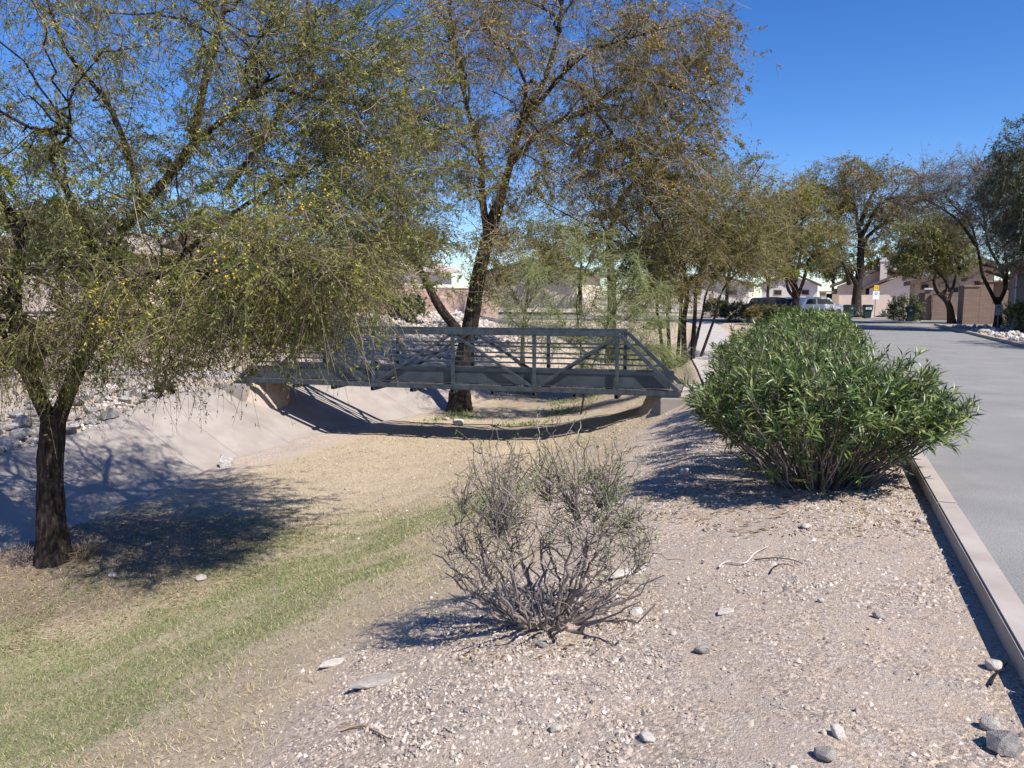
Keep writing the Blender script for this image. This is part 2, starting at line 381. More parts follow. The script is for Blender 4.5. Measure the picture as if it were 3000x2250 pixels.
# ------------------------------------------------------------------ ground sheet
def spaced(segs):
    out = []
    for a, b, s in segs: out.append(np.arange(a, b, s))
    return np.unique(np.round(np.concatenate(out), 4))
geo = lambda a, b, n: np.sign(a) * np.geomspace(abs(a), abs(b), n)
TL = np.unique(np.concatenate([geo(-900, -8, 18), [-7, -6, -5.5, -5.3, -5.25, -5.23, -5.1, -4, -2.5, -1, -.2, -.02, .02, .1], np.arange(.2, 13, .13), np.arange(13, 17.5, .15), np.arange(17.5, 24, .4), np.arange(24, 40, 1.2), geo(42, 900, 16)]))
VL = np.unique(np.concatenate([geo(-900, -10, 14), np.arange(-9, 1, .6), np.arange(1, 13, .13), np.arange(13, 26, .25), np.arange(26, 50, .5), np.arange(50, 66, .4), [56.55, 56.65, 63.15, 63.25, 52.45, 52.55], geo(68, 2500, 20)]))
TT, VV = np.meshgrid(TL, VL); GX, GY = xy(TT, VV); GZ = Z(GX, GY)
nv, nt_ = TT.shape; ii = np.arange(nv * nt_).reshape(nv, nt_)
gq = np.stack([ii[:-1, 1:], ii[:-1, :-1], ii[1:, :-1], ii[1:, 1:]], -1).reshape(-1, 4)
gme = mesh_np('ground', np.stack([GX, GY, GZ], -1).reshape(-1, 3), [gq[:, ::-1]])
def masks(x, y):
    t, v = tv(x, y)
    edge = 3.5 + .9 * (fbm(x * .7, y * .7, 31) - .5) * 2 + .55 * sstep(8, 14, v) + .6 * sstep(13, 20, v)
    straw = sstep(edge - .5, edge + .7, t) * (1 - sstep(13, 14, t)) * (1 - sstep(22, 34, v) * .4) * (.85 + .5 * (fbm(x * .9, y * .9, 37) - .5))
    g = fbm(x * .55 + 3, y * .55, 41, 4)
    green = np.clip(.38 * sstep(.2, .45, g) + .9 * sstep(.34, .6, g) * (.2 + .8 * sstep(.38, .58, fbm(x * 1.7, y * 1.7, 47, 4))), 0, 1) * sstep(edge + .4, edge + 2.4, t) * (1 - sstep(10.2, 12, t)) * (1 - sstep(8.6, 13.5, v))
    green = green + .8 * sstep(.5, .7, g) * sstep(20, 22, v) * (1 - sstep(32, 36, v)) * sstep(8, 9, t) * (1 - sstep(12.5, 13.5, t))
    lit = (1 - sstep(1.3, 3.6, np.hypot(x + 6.3, y - 11.4))) + .5 * sstep(23, 27, v) * sstep(4.5, 6, t) * (1 - sstep(12, 14, t)) * (1 - sstep(40, 46, v))
    return straw, np.clip(green, 0, 1), np.clip(lit, 0, 1)
s_, g_, l_ = masks(GX.ravel(), GY.ravel())
for n_, a_ in (('straw', s_), ('green', g_), ('litter', l_)):
    at = gme.attributes.new(n_, 'FLOAT', 'POINT'); at.data.foreach_set('value', a_.astype(np.float32))
ground = tag(obj('ground', gme, M_GROUND, smooth=True), 'sandy gravelly ground sloping down into a grassy wash', kind='structure')

# ------------------------------------------------------------------ road, kerbs, paths, concrete bank lining
def slab(name, quad_rows, thick, mat, **kw):
    """rows: (n,2,3) left/right points of a ribbon, given a thickness"""
    r = np.asarray(quad_rows, float); n = len(r); lo = r.copy(); lo[:, :, 2] -= thick
    V = np.concatenate([r.reshape(-1, 3), lo.reshape(-1, 3)]); f = []
    for i in range(n - 1):
        a = 2 * i; o = 2 * n
        f += [(a, a + 1, a + 3, a + 2), (o + a, o + a + 2, o + a + 3, o + a + 1), (a, a + 2, o + a + 2, o + a), (a + 1, o + a + 1, o + a + 3, a + 3)]
    o = 2 * n; f += [(0, o, o + 1, 1), (2 * n - 2, 2 * n - 1, o + 2 * n - 1, o + 2 * n - 2)]
    m = MB(); m.add(V, f); return m.build(name, mat, **kw)
rows = [[tvz(0, v, 0), tvz(-5.1, v, 0)] for v in np.concatenate([np.arange(-40, 52.6, 2.3), [52.6]])]
road = slab('road', rows, .18, M_ASPH); tag(road, 'sun bleached grey asphalt lane beside the hedge', kind='structure')
rows = [[tvz(t, 63, -.004), tvz(t, 56.6 if t > 1.2 else 52.6, -.004)] for t in np.concatenate([np.arange(60, 1.3, -2.5), [1.25, 1.19, 0, -2, -5.1, -8, -14]])]
road2 = slab('road', rows, .16, M_ASPH); tag(road2, 'asphalt cross street turning left past the parked cars', kind='structure')
def kerb(path_fn, s0, s1, seg, wid, zt, zb, label, mat=M_KERB):
    e = bpy.data.objects.new('kerb', None); COL.objects.link(e); a = path_fn(s0); e.location = (a[0], a[1], 0); tag(e, label, kind='structure')
    s = s0
    while s < s1 - .2:
        q = min(s + seg - .012, s1); A = np.array(path_fn(s)); B = np.array(path_fn(q)); d = unit(B - A); n = np.array([-d[1], d[0]])
        V = []
        for P in (A, B):
            for k, zz in ((0, zb), (wid, zb), (wid, zt), (0, zt)): V.append((P[0] + n[0] * k - a[0], P[1] + n[1] * k - a[1], zz))
        MB().add(V, [(0, 1, 2, 3), (7, 6, 5, 4), (0, 4, 5, 1), (1, 5, 6, 2), (2, 6, 7, 3), (3, 7, 4, 0)]).build('kerb_segment', mat, e, bevel=.012)
        s += seg
    return e
kerb(lambda v: xy(.0, v), -3.2 + .95, 52, 3.05, .15, .012, -.45, 'pale concrete kerb with joints between oleanders and asphalt')
kerb(lambda v: xy(-5.25, v), -2, 51, 3.05, .15, .11, -.3, 'pale concrete kerb in front of the white rock bed')
kerb(lambda t: xy(-t, 63), -30, 20, 3.05, .15, .10, -.3, 'low kerb where the bins stand by the garden walls')
def path_obj(line, label):
    d = unit(np.gradient(line[:, :2], axis=0)); n = np.stack([-d[:, 1], d[:, 0]], -1)
    e = bpy.data.objects.new('path', None); COL.objects.link(e); e.location = line[0]; tag(e, label, kind='structure')
    k = 4
    for i in range(0, len(line) - 1, k):
        j = min(i + k, len(line) - 1); seg = line[i:j + 1] - line[0]; nn = n[i:j + 1]
        if len(seg) < 2: break
        rr = [[[*(p[:2] + q * .75), p[2]], [*(p[:2] - q * .75), p[2]]] for p, q in zip(seg, nn)]
        rr[-1] = [list(np.array(a) + (np.array(b) - np.array(a)) * .004) for a, b in zip(rr[-1], rr[-1])]
        slab('path_slab', rr, .13, M_PATH, parent=e, bevel=.006)
path_obj(PATH_L, 'pale concrete footpath running left from the steel bridge')
path_obj(PATH_R, 'pale concrete footpath from the bridge along the hedge')
lin = bpy.data.objects.new('bank_lining', None); COL.objects.link(lin); lin.location = (-9, 14, -2); tag(lin, 'smooth pale concrete lining on the left bank of the wash', kind='structure')
def lining_panel(v0, v1):
    vs = np.linspace(v0, v1 - .012, 10); V = []; cap = lambda q: float(np.interp(q, [5, 12, 16], [-1.42, -1.32, -1.02])); n = 15
    for v in vs:
        tb = float(toe(v)); c_ = cap(v); um = (c_ + 2.35) / .54 + .16
        for u in np.linspace(-.35, um, n):
            t = tb + u
            z = -2.35 + u * .54 if u > 0 else -2.36 + u * .3
            z = min(z, c_ + .02 * (u - um)); z = z + .045 + .02 * math.sin(v * .8 + u)
            if v > 15: z += .16 * math.sin(max(0, min(1, (v - 15.2) / 2.0)) * math.pi) * sstep(0, .6, u) * (1 - sstep(2.0, 2.5, u))
            x, y = xy(t, v); V.append((x + 9, y - 14, z + 2))
    f = []
    for i in range(len(vs) - 1):
        for j in range(n - 1): f.append((i * n + j, i * n + j + 1, i * n + n + j + 1, i * n + n + j))
    V = np.array(V); m = len(V); lo = V - np.array([0, 0, .16]); fa = np.array(f)
    rim = list(range(n)) + [i * n + n - 1 for i in range(1, len(vs))] + [(len(vs) - 1) * n + j for j in range(n - 2, -1, -1)] + [i * n for i in range(len(vs) - 2, 0, -1)]
    side = [(rim[k], rim[(k + 1) % len(rim)], rim[(k + 1) % len(rim)] + m, rim[k] + m) for k in range(len(rim))]
    mb = MB(); mb.add(np.vstack([V, lo]), f + [tuple(x + m for x in q[::-1]) for q in f] + side)
    mb.build('lining_panel', M_CONC, lin, smooth=False)
vv = [2.0, 5.0, 8.0, 11.0, 13.6, 15.2, 17.2, 20, 23, 26]
for a, b in zip(vv[:-1], vv[1:]): lining_panel(a, b)

# ------------------------------------------------------------------ trees
def connect(S, ST, SR, A, nseg, r, bend=.35, lift=.12, wig=.05):
    best = np.full(len(A), 1e18); bi = np.zeros(len(A), int)
    for c in range(0, len(S), 3000):
        s = S[c:c + 3000]; D = A[:, None, :] - s[None]; d = np.linalg.norm(D, axis=2)
        cs = np.einsum('ijk,jk->ij', D, ST[c:c + 3000]) / np.maximum(d, 1e-6)
        cost = d * (1 + .45 * (1 - cs)); k = cost.argmin(1); v = cost[np.arange(len(A)), k]
        m = v < best; best[m] = v[m]; bi[m] = k[m] + c
    P0 = S[bi]; T0 = ST[bi]; L = np.linalg.norm(A - P0, axis=1)[:, None]
    P1 = P0 + T0 * L * bend + np.array([0, 0, 1]) * L * lift + r.normal(0, .08, P0.shape) * L
    s = np.linspace(0, 1, nseg + 1)[None, :, None]
    P = P0[:, None] * (1 - s) ** 2 + 2 * P1[:, None] * s * (1 - s) + A[:, None] * s ** 2
    P[:, 1:] += r.normal(0, wig, P[:, 1:].shape) * L[:, None] * .5
    return P, SR[bi], L[:, 0]
def in_crown(crown, n, r, shell=0.0):
    """points spread through a set of ellipsoids (centre, radii, weight)"""
    wts = np.array([c[2] for c in crown], float); wts /= wts.sum(); k = r.choice(len(crown), n, p=wts)
    d = unit(r.normal(size=(n, 3))); rad = (shell + (1 - shell) * r.random(n)) ** (1 / 3)
    C = np.array([c[0] for c in crown])[k]; R = np.array([c[1] for c in crown])[k]
    return C + d * rad[:, None] * R
def grow(S, D, L, n, droop, r, wig=.06):
    s = np.linspace(0, 1, n + 1)[None, :, None]; L = L[:, None, None]
    P = S[:, None] + D[:, None] * L * s + np.array([0, 0, -1.]) * L * s ** 2 * droop
    P[:, 1:] += r.normal(0, wig, P[:, 1:].shape) * L; return P
def EL(px, py, d, rx, ry, rd, wt=1):
    return (PX(px, py, d), np.array([rx * d / F, rd, ry * d / F]), wt)
def PL(pts): return np.array([PX(*p) for p in pts])
def make_tree(name, label, base, limbs, crown, n1, n2, n3, nl, seed, leaf=M_LEAF_A, barkm=M_BARK, twig=M_TWIG_T, leafL=.055, leafW=.016,
              twigL=(.3, .7), droop=.5, twigr=.004, group=None, blooms=0, shoots=None, k1=5, zmin=None, droop2=0., keep=None, branch_up=.12, side=.9, bloomr=.03, clump=.8):
    r = np.random.default_rng(seed); base = np.array(base, float)
    e = thing(name, label, 'tree', base, 0, group)
    S, ST, SR = [], [], []
    for i, (pts, r0, r1) in enumerate(limbs):
        ln = smooth_line(pts, .1 if i == 0 and n2 > 1500 else .22); m = len(ln); u = np.linspace(0, 1, m)
        rad = r0 + (r1 - r0) * u ** .8
        if i == 0:
            h = np.linalg.norm(ln - ln[0], axis=1); rad = rad * (1 + .55 * np.exp(-h / (r0 * 1.6)))
        T = unit(np.gradient(ln, axis=0)); S.append(ln); ST.append(T); SR.append(rad)
        k = 30 if i == 0 and r0 > .15 and n2 > 700 else 14 if i == 0 else 9
        Vt, q = tubes(ln[None], rad[None], k)
        a = np.tile(np.arange(k), m); lump = 1 + .13 * (fbm(a * 1.7 + i * 7, np.repeat(np.arange(m), k) * .35, seed, 2) - .5) * 2
        c = np.repeat(ln, k, 0)
        if k == 30:
            zz = np.repeat(np.cumsum(np.r_[0, np.linalg.norm(np.diff(ln, axis=0), axis=1)]), k)
            lump = lump + .16 * (fbm(a * .62 + 3 * fbm(zz * .9, a * 0, 9), zz * 1.6, seed + 5, 3) - .5)
            c0_ = a == 29; lump[c0_] = .5 * (lump[a == 28] + lump[a == 0])
        Vt = c + (Vt - c) * lump[:, None]
        if i == 0: Vt[:k, 2] -= .12
        obj('trunk' if i == 0 else 'limb', mesh_np('limb', Vt - base, [q]), barkm, e, smooth=True)
    S = np.vstack(S); ST = np.vstack(ST); SR = np.concatenate(SR)
    hgt = S[:, 2] - base[2]; ok = hgt > hgt.max() * .28
    S, ST, SR = S[ok], ST[ok], SR[ok]
    A1 = in_crown(crown, n1, r, .15); P1, sr, L1 = connect(S, ST, SR, A1, 9, r, lift=branch_up)
    R1 = np.minimum(sr * .7, .012 + .016 * L1)[:, None] * np.linspace(1, .28, 10)[None]
    S2 = P1[:, 2:].reshape(-1, 3); T2 = unit(np.gradient(P1, axis=1))[:, 2:].reshape(-1, 3); R2_ = R1[:, 2:].reshape(-1)
    A2 = in_crown(crown, n2, r)
    if zmin is not None: A2 = A2[A2[:, 2] > zmin]
    P2, sr, L2 = connect(S2, T2, R2_, A2, 6, r, lift=branch_up - droop2)
    R2 = np.minimum(sr * .8, twigr * 1.4 + .006 * L2)[:, None] * np.linspace(1, .35, 7)[None]
    st_ = 1 if n2 > 1500 else 2
    bv = [tubes(P1, R1, k1)]; tw = [tubes(P2[:, ::st_], R2[:, ::st_], 3)]
    if shoots is not None:
        SP = shoots(r); tw.append(tubes(SP, np.linspace(1, .3, SP.shape[1])[None] * np.full((len(SP), 1), twigr * 2.0), 3))
    V, f = merge(bv); tag(obj('branch_mass', mesh_np('branches', V - base, f), barkm, e, smooth=True), kind='stuff')
    # twigs
    i = r.integers(0, len(P2), n3); i2 = i; j = r.integers(2, 7, n3); st = P2[i, j]; tg = unit(P2[i, np.minimum(j + 1, 6)] - P2[i, j - 1])
    D = unit(tg * .6 + r.normal(0, 1, (n3, 3)) * side * np.array([1, 1, .6]) + np.array([0, 0, -.15 * droop]))
    L3 = r.uniform(*twigL, n3); P3 = grow(st, D, L3, 4, droop, r)
    if shoots is not None:
        i = r.integers(0, len(SP), n3 // 5); j = r.integers(2, SP.shape[1], n3 // 5)
        D = unit(unit(SP[i, j] - SP[i, j - 1]) + r.normal(0, .55, (len(i), 3))); P3 = np.vstack([P3, grow(SP[i, j], D, r.uniform(.15, .4, len(i)), 4, droop * .3, r)]); i2 = np.concatenate([i2, r.integers(0, len(P2), len(i))])
    if keep is not None: m_ = keep(P3[:, -1]); P3 = P3[m_]; i2 = i2[m_]
    R3 = np.linspace(1, .45, 5)[None] * np.full((len(P3), 1), twigr)
    q_ = 4 if twigr >= .007 else 2; tw.append(tubes(P3[:, ::q_], R3[:, ::q_], 3)); V, f = merge(tw); tag(obj('twig_mass', mesh_np('twigs', V - base, f), twig, e), kind='stuff')
    # leaves
    n = int(len(P3) * nl); wl_ = np.exp(clump * r.normal(0, 1, len(P2)))[i2]; i = r.choice(len(P3), n, p=wl_ / wl_.sum()); s = r.uniform(.1, 4, n); j = np.minimum(s.astype(int), 3); fr = (s - j)[:, None]
    pos = P3[i, j] * (1 - fr) + P3[i, j + 1] * fr; tg = unit(P3[i, j + 1] - P3[i, j])
    d = unit(tg * .5 + r.normal(0, .8, (n, 3)) + np.array([0, 0, -.35])); nn = unit(r.normal(0, 1, (n, 3)) + np.array([0, 0, .4]))
    sc_ = r.uniform(.6, 1.25, n); V, f = (rhombs if n2 > 2300 else tris_)(pos, d, nn, leafL * sc_, leafW * sc_)
    tag(obj('crown', mesh_np('foliage', V - base, [f]), leaf, e), kind='stuff')
    if blooms:
        # small fluffy balls in clusters
        c = P3[r.integers(0, len(P3), max(1, blooms // 24))][:, 3]; c = np.repeat(c, 24, 0) + r.normal(0, bloomr * 9, (len(c) * 24, 3)); m = len(c)
        oc = np.array([[1, 0, 0], [-1, 0, 0], [0, 1, 0], [0, -1, 0], [0, 0, 1], [0, 0, -1]], float) * bloomr
        V = (c[:, None] + oc[None] * r.uniform(.6, 1.2, (m, 1, 1))).reshape(-1, 3)
        tri = np.array([[0, 2, 4], [2, 1, 4], [1, 3, 4], [3, 0, 4], [2, 0, 5], [1, 2, 5], [3, 1, 5], [0, 3, 5]])
        tag(obj('blossom', mesh_np('bloom', V - base, [(np.arange(m)[:, None, None] * 6 + tri[None]).reshape(-1, 3)]), M_BLOOM, e), kind='stuff')
    return e

# near left acacia
b1 = PG(158, 1640)
d1 = b1[1]
def shoots1(r):
    n = 260; st = np.array([PX(px, py, d1 + dd) for px, py, dd in zip(r.uniform(700, 1120, n), r.uniform(60, 860, n), r.uniform(-1.5, 1.2, n))])
    D = unit(np.stack([r.uniform(.5, 1.1, n), r.normal(0, .35, n), r.uniform(-.05, .75, n)], -1))
    return grow(st, D, r.uniform(.9, 2.1, n), 8, .12, r, .012)
crown1 = [EL(380, 150, d1 - .4, 620, 360, 2.9, 3.0), EL(820, 220, d1 - .3, 330, 380, 2.4, 1.7), EL(100, 560, d1 - .3, 400, 300, 2.2, 1.6), EL(560, 680, d1 - .5, 420, 270, 2.3, 2.4), EL(880, 740, d1 - 2.0, 260, 220, 1.9, 1.5),
          EL(170, 900, d1 - .6, 300, 190, 1.5, 1.4), EL(650, 900, d1 - 1.2, 330, 140, 1.8, 1.5), EL(250, -250, d1, 700, 300, 3, 1.4), EL(-300, 500, d1, 350, 550, 2.5, 1.2), EL(140, 1030, d1 - .7, 240, 110, 1.0, .8), EL(700, 950, d1 - 1.8, 280, 90, 1.4, .8), EL(960, 880, d1 - 1.6, 180, 110, 1.4, .6), EL(1080, 640, d1 - .8, 150, 230, 1.2, .7), EL(1060, 380, d1, 170, 200, 1.3, .5), EL(420, 1060, d1 - .5, 200, 60, .8, .3)]
F1 = [158, 1200]
limbs1 = [(np.vstack([b1, PL([(150, 1500, d1), (150, 1350, d1), (158, 1210, d1)])]), .19, .165),
          (PL([(165, 1240, d1), (215, 1110, d1), (262, 1000, d1 + .1), (285, 880, d1 + .2), (320, 730, d1 + .2), (430, 590, d1 + .1), (550, 440, d1 + .1), (600, 240, d1 + .2), (665, -20, d1 + .3), (690, -260, d1)]), .125, .03),
          (PL([(148, 1240, d1), (95, 1120, d1 - .1), (60, 1030, d1 - .3), (35, 890, d1 - .5), (60, 720, d1 - .6), (-20, 520, d1 - .8), (-160, 250, d1 - 1)]), .12, .03),
          (PL([(225, 1090, d1), (330, 930, d1 + .7), (520, 760, d1 + 1), (720, 600, d1 + 1), (960, 470, d1 + .8), (1120, 400, d1 + .6)]), .075, .015),
          (PL([(560, 430, d1 + .1), (680, 330, d1 - .2), (800, 262, d1 - .4), (930, 290, d1 - .6), (1090, 310, d1 - .7)]), .05, .012),
          (PL([(300, 800, d1 + .2), (240, 640, d1 - .2), (150, 470, d1 - .5), (205, 395, d1 - .8), (90, 375, d1 - 1), (-40, 300, d1 - 1.2)]), .06, .015),
          (PL([(420, 600, d1), (330, 330, d1 - .4), (200, 160, d1 - .8), (140, 0, d1 - 1), (100, -200, d1 - 1)]), .055, .012),
          (PL([(660, 560, d1 + 1), (840, 300, d1 + 1), (890, 90, d1 + 1), (910, -120, d1 + 1)]), .05, .012),
          (PL([(285, 870, d1 + .2), (420, 820, d1 - .8), (600, 800, d1 - 1.7), (780, 800, d1 - 2.3), (960, 830, d1 - 2.5)]), .06, .012)]
make_tree('acacia_tree', 'feathery olive acacia with yellow puffs and dark trunk standing in the grassy wash', b1, limbs1, crown1, 220, 2400, 14500, 15, 1, leaf=M_LEAF_A,
          twig=M_TWIG_A, leafL=.058, leafW=.0155, twigL=(.25, .75), droop=.55, twigr=.0035, blooms=800, shoots=shoots1, bloomr=.015, zmin=.15)

# big mesquite behind the bridge
b2 = PG(1345, 1205); d2 = b2[1]
def shoots2(r):
    n = 300; a = r.random(n); st = np.array([PX(px, py, d2 + dd) for px, py, dd in zip(r.uniform(1700, 2100, n), r.uniform(0, 620, n), r.uniform(-2, 2, n))])
    D = unit(np.stack([r.uniform(.5, 1.2, n), r.normal(0, .4, n), r.uniform(-.6, .5, n)], -1)); return grow(st, D, r.uniform(.8, 2.0, n), 8, .25, r, .015)
crown2 = [EL(1650, 120, d2, 420, 300, 4, 3), EL(1400, 250, d2, 270, 330, 3.5, 2), EL(1900, 260, d2, 240, 260, 3, 1.6), EL(1850, 480, d2 - .5, 260, 180, 2.5, 1.2), EL(1520, 470, d2, 330, 160, 3, 1.2), EL(1560, -120, d2, 420, 200, 4, 1), EL(1250, 520, d2 + 1, 160, 260, 2.5, .8), EL(1450, 720, d2 - 1, 140, 130, 1.5, .35), EL(2060, 160, d2, 110, 150, 2, .5), EL(1190, 330, d2 + .5, 150, 260, 2.5, .9), EL(1190, 690, d2 - .5, 120, 120, 1.5, .5)]
limbs2 = [(np.vstack([b2, PL([(1350, 1110, d2), (1368, 1000, d2), (1390, 880, d2), (1405, 790, d2), (1432, 690, d2), (1462, 590, d2)])]), .33, .2),
          (PL([(1430, 700, d2), (1412, 570, d2 + .3), (1408, 450, d2 + .5), (1370, 320, d2 + .8), (1330, 120, d2 + 1), (1300, -100, d2 + 1)]), .15, .03),
          (PL([(1460, 600, d2), (1498, 470, d2), (1530, 360, d2 - .4), (1600, 220, d2 - .6), (1640, 60, d2 - .8), (1650, -150, d2 - 1)]), .17, .03),
          (PL([(1495, 480, d2), (1590, 380, d2 + .3), (1680, 340, d2 + .5), (1740, 330, d2 + .5), (1800, 400, d2 + .4), (1850, 470, d2)]), .11, .03),
          (PL([(1700, 340, d2 + .5), (1790, 270, d2), (1880, 240, d2 - .3), (2010, 270, d2 - .6), (2110, 340, d2 - .7)]), .07, .015),
          (PL([(1560, 320, d2 - .4), (1700, 170, d2 - 1), (1850, 110, d2 - 1.4), (2000, 70, d2 - 1.5)]), .09, .015),
          (PL([(1370, 1010, d2), (1330, 955, d2 - .3), (1285, 895, d2 - .5), (1235, 800, d2 - .6), (1190, 720, d2 - .4), (1175, 600, d2 - .3)]), .22, .05),
          (PL([(1420, 480, d2 + .5), (1300, 380, d2 + .4), (1200, 330, d2 + .2)]), .07, .015)]
make_tree('mesquite_tree', 'tall spreading mesquite with leaning dark trunk behind the footbridge rail', b2, limbs2, crown2, 200, 1900, 10500, 8.5, 2, leaf=M_LEAF_M,
          twig=M_TWIG_T, leafL=.12, leafW=.046, twigL=(.45, 1.1), droop=.5, twigr=.006, blooms=2400, shoots=shoots2, bloomr=.03)

# crooked tree right of it
b3 = PG(1790, 1060); d3 = b3[1]
crown3 = [EL(1850, 470, d3, 300, 230, 3, 2), EL(1660, 640, d3 + 1, 200, 130, 2, .8), EL(1990, 620, d3, 200, 150, 2.5, 1.0)]
limbs3 = [(np.vstack([b3, PL([(1792, 950, d3), (1792, 840, d3), (1787, 700, d3), (1822, 575, d3)])]), .3, .18),
          (PL([(1818, 590, d3), (1855, 540, d3), (1900, 505, d3 - .3), (1960, 430, d3 - .5), (2050, 330, d3 - .5)]), .17, .03),
          (PL([(1788, 700, d3), (1740, 600, d3 + .4), (1700, 480, d3 + .5)]), .08, .02), (PL([(1795, 840, d3), (1850, 730, d3 - .4), (1960, 640, d3 - .6), (2080, 600, d3 - .6)]), .1, .02)]
make_tree('mesquite_tree', 'crooked mesquite whose dark trunk bends sharply, beyond the wispy green sapling', b3, limbs3, crown3, 80, 700, 4300, 8, 3, leaf=M_LEAF_M, leafL=.15, leafW=.055, twigL=(.5, 1.1), droop=.35, twigr=.007, blooms=130, bloomr=.04)

# clump of many trunks on the right bank
b4 = PG(2010, 1062); d4 = b4[1]
limbs4 = []
for k, (x0, y0, x1, y1, dd, r0) in enumerate([(2005, 1062, 2010, 820, 0, .12), (1965, 1000, 1950, 800, .8, .09), (1985, 1010, 1995, 790, .5, .08), (2030, 1010, 2050, 800, .4, .1), (2052, 985, 2130, 830, 1.2, .06), (1950, 985, 1900, 780, 1.6, .08), (2030, 1000, 2090, 820, 2, .06)]):
    p0 = PX(x0, y0, d4 + dd); p0[2] = Z(p0[0], p0[1]) - .05; top = PX(x1, y1, d4 + dd)
    sp = [(-160, -330), (-240, -250), (-60, -360), (190, -330), (260, -220), (-330, -200), (320, -270)][k]
    limbs4.append((np.vstack([p0, (p0 + top) / 2 + [.05 * (k % 3 - 1), 0, 0], top, PX(x1 + sp[0] * .5, y1 + sp[1] * .55, d4 + dd), PX(x1 + sp[0], y1 + sp[1], d4 + dd * .5)]), r0, .015))
b4 = limbs4[0][0][0] + [0, 0, .05]
crown4 = [EL(2040, 630, d4, 280, 160, 3, 2), EL(1890, 770, d4, 130, 100, 1.5, .7), EL(2180, 640, d4 + 1, 190, 180, 2.5, 1.4), EL(2060, 780, d4, 250, 100, 2.4, 1.5), EL(1900, 860, d4 - .5, 150, 60, 1.5, .5)]
make_tree('mesquite_clump', 'low brownish mesquite with a clump of dark trunks on the path bank', b4, limbs4, crown4, 120, 1000, 6500, 7, 4, leaf=M_LEAF_Y, twig=M_TWIG_T, leafL=.13, leafW=.046, twigL=(.4, 1.0), droop=.15, twigr=.006)
crown4b = [EL(1990, 800, d4 - 1, 190, 70, 1.6, 1), EL(1880, 770, d4 - 1, 120, 60, 1.4, .6)]

# young slim tree behind the rail
b5 = PG(1530, 1075); d5 = b5[1]
limbs5 = [(np.vstack([b5, PL([(1532, 980, d5), (1540, 910, d5), (1548, 850, d5)])]), .12, .07), (PL([(1540, 930, d5), (1490, 830, d5), (1440, 720, d5)]), .06, .012), (PL([(1545, 900, d5), (1590, 800, d5), (1640, 690, d5)]), .06, .012), (PL([(1536, 960, d5), (1580, 890, d5 - .5), (1640, 860, d5 - .7)]), .035, .01), (PL([(1536, 975, d5), (1470, 900, d5 + .5), (1450, 840, d5 + .7)]), .035, .01)]
make_tree('slim_tree', 'slim young tree with upswept V branches on the far bank behind the rail', b5, limbs5, [EL(1540, 720, d5, 170, 130, 2, 1), EL(1480, 830, d5, 130, 80, 1.5, .5)], 50, 420, 2500, 7, 5, leaf=M_LEAF_Y, twig=M_TWIG_G, leafL=.13, leafW=.048, twigL=(.3, .8), droop=.2, twigr=.006)

def simple_tree(name, label, px, py, d, trunk_px, crown, seed, n=(60, 500, 3500), nl=7, r0=.3, base=None, **kw):
    b = PX(px, py, d) if base is None else np.array(base); b[2] = Z(b[0], b[1])
    limbs = [(np.vstack([b, PL([(x, y, d + (q[0] if q else 0)) for x, y, *q in trunk_px[0]])]), r0, r0 * .62)]
    for l in trunk_px[1:]:
        limbs.append((PL([(x, y, d + (q[0] if q else 0)) for x, y, *q in l]), r0 * .55, .03))
    return make_tree(name, label, b, limbs, crown, *n, nl, seed, **kw)
# right background trees
D7 = 62
simple_tree('mesquite_tree', 'large open mesquite with thick forked trunk in front of the gabled house', 2508, 893, D7,
            [[(2512, 850), (2520, 790), (2522, 730), (2522, 690)], [(2512, 840), (2490, 800, -.5), (2470, 770, -1), (2462, 700, -1)], [(2488, 830, -.5), (2478, 790, -1.5), (2466, 760, -2)], [(2522, 730), (2545, 690, .5), (2600, 650, .8), (2660, 640, 1)], [(2522, 700), (2510, 640), (2500, 600), (2440, 560), (2400, 540)],
             [(2520, 660), (2540, 600), (2570, 540), (2590, 500)], [(2505, 620), (2480, 560), (2470, 500)], [(2524, 690), (2580, 600, -1), (2640, 580, -1.5), (2700, 630, -1.5)]],
            [EL(2450, 530, D7, 110, 70, 4, 1.2), EL(2560, 560, D7, 150, 90, 4, 1.6), EL(2640, 640, D7, 110, 80, 3.5, 1), EL(2420, 640, D7, 100, 100, 3.5, .9), EL(2530, 660, D7, 160, 60, 3, .5), EL(2460, 760, D7, 50, 60, 2, .25)], 6, (80, 650, 3600), 6, .38,
            leaf=M_LEAF_M, leafL=.28, leafW=.1, twigL=(.6, 1.5), droop=.15, twigr=.011, twig=M_TWIG_G)
D6 = 52
simple_tree('mesquite_tree', 'bushy olive mesquite with black split trunks rising behind the oleander hedge', 2335, 900, D6,
            [[(2330, 860), (2325, 820), (2320, 780)], [(2335, 870), (2355, 820), (2370, 760), (2420, 700)], [(2328, 850), (2300, 790), (2285, 730), (2270, 660)], [(2330, 830), (2345, 740), (2350, 660)], [(2340, 880), (2310, 850), (2305, 800), (2330, 760)]],
            [EL(2300, 670, D6, 120, 110, 3, 1.3), EL(2370, 720, D6, 110, 90, 3, 1.2), EL(2230, 720, D6, 110, 100, 3, 1), EL(2330, 590, D6, 70, 70, 2.2, .5)], 7, (60, 550, 3600), 7, .27,
            leaf=M_LEAF_Y, leafL=.23, leafW=.08, twigL=(.5, 1.3), droop=.05, twigr=.008, twig=M_TWIG_T)
D8 = 48
